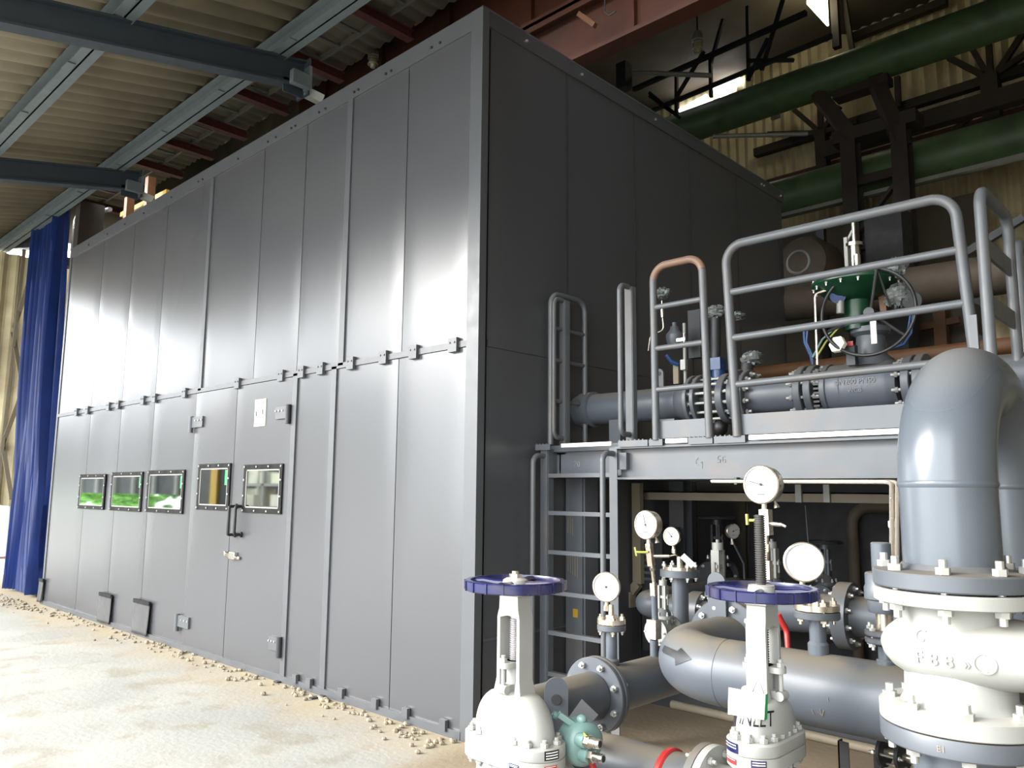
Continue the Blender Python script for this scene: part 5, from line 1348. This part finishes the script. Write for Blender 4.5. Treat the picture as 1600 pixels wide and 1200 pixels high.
# cross pipes
def cross(label, pts, r, m='pipe', fl_=None):
    t = thing('pipe_run', label, 'pipe', pts[0]); MB().tube(pts, r, 24).build('pipe', m, t)
    if fl_:
        c, ax, R, n = fl_; f = MB().cyl(Vector(c) - Vector(ax) * .04, Vector(c) + Vector(ax) * .04, R, n=36).build('flange', 'flange', t)
        bolt_ring(f, c, ax, R * .82, n, .08, .016, .5)
    return t
p = at(1124, 958, d=5.0); cross('dark grey pipe right of the ladder leading into the silver gate valve', fillet([(.66, p.y + 1.3, p.z), (.66, p.y, p.z), (p.x - .12, p.y, p.z)], .12), .085, 'pipe', ((p.x - .145, p.y, p.z), (1, 0, 0), .12, 8))
p2 = at(1300, 963, d=4.6)
cross('grey pipe with a round bolted flange behind the blank-looking gauge', [(p.x + .16, p.y, p2.z), (p2.x + .05, p2.y + .1, p2.z), (p2.x + 1.2, p2.y + .25, p2.z)], .115, 'pipe', ((p2.x + .05, p2.y + .1, p2.z), (1, .05, 0), .19, 10))
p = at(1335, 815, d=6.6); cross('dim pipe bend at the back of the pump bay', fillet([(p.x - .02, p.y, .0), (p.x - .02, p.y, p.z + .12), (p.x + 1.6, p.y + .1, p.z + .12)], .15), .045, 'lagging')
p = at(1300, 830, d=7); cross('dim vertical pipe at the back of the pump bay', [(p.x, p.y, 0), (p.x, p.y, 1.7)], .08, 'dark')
p = at(1060, 880, d=5.0)
t = thing('gauge_stand', 'bolted pipe stand carrying the small shaded gauge', 'pipe', (p.x, p.y, .5))
q_ = at(1062, 885, d=4.9)
MB().cyl((q_.x, q_.y, .55), (q_.x, q_.y, q_.z - .06), .05, n=20).build('pipe', 'pipe', t)
f = MB().cyl((q_.x, q_.y, q_.z - .06), (q_.x, q_.y, q_.z - .02), .12, n=28).build('flange', 'flange', t)
MB().cyl((q_.x, q_.y, q_.z - .02), (q_.x, q_.y, q_.z), .1, n=12).cyl((q_.x, q_.y, q_.z), (q_.x, q_.y, q_.z + .06), .018, n=12).tube([(q_.x, q_.y, q_.z + .05), G3p + Vector((0, .016, -.1))], .007, 8).build('cap', 'stainless', t)
bolt_ring(f, (q_.x, q_.y, q_.z - .03), (0, 0, 1), .095, 6, .06, .014)
MB().bar(at(1066, 868, d=4.7), at(1083, 884, d=4.68), .02, .035).build('white_lever', 'whiteboard', t)
q_ = at(1163, 905, d=6.4)
t = thing('gauge_stand', 'dim pipe stand under the gauge deep in the shade', 'pipe', (q_.x, q_.y, .3))
MB().cyl((q_.x, q_.y, .2), (q_.x, q_.y, q_.z), .045, n=18).cyl((q_.x, q_.y, q_.z - .03), (q_.x, q_.y, q_.z), .09, n=24).tube([(q_.x, q_.y, q_.z), (q_.x, q_.y, q_.z + .12), G6p + Vector((0, .01, -.1))], .008, 8).build('pipe', 'flange', t)
# skid frame and machine deep inside
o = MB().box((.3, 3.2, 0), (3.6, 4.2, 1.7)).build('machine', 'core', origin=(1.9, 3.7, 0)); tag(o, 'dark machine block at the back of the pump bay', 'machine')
o = MB().box((.25, 1.65, 0), (3.0, 1.72, .25)).build('skid_beam', 'dark', origin=(1.6, 1.7, 0)); tag(o, 'dark skid beam on the floor under the platform', 'beam')
o = MB().tube([at(1050, 1100, Z=.03), at(1395, 1178, Z=.03)], .03, 12).build('floor_pipe', 'tray', origin=at(1200, 1130, Z=.03)); tag(o, 'thin dusty pipe lying on the floor under the thick grey pipe', 'pipe')

# ================================================================== light
w = bpy.data.worlds.new('overcast'); SC.world = w; w.use_nodes = True
N = w.node_tree.nodes; L = w.node_tree.links; bg = N['Background']
bg.inputs[0].default_value = (.93, .97, 1., 1); bg.inputs[1].default_value = 1.0
sd = bpy.data.lights.new('hazy_sun', 'SUN'); sd.energy = 1.2; sd.angle = radians(35); sd.color = (1, .97, .92)
so = bpy.data.objects.new('hazy_sun', sd); COL.objects.link(so)
dv = Vector((.62, .72, -.52)).normalized(); so.rotation_euler = Vector((0, 0, -1)).rotation_difference(dv).to_euler()
vs = SC.view_settings; SC.display_settings.display_device = 'sRGB'
vs.view_transform = 'Standard'; vs.look = 'None'; vs.gamma = 1; vs.use_curve_mapping = False; vs.exposure = 3.1
SC.cycles.use_denoising = True
SC.cycles.max_bounces = 10; SC.cycles.diffuse_bounces = 6; SC.cycles.sample_clamp_indirect = 8
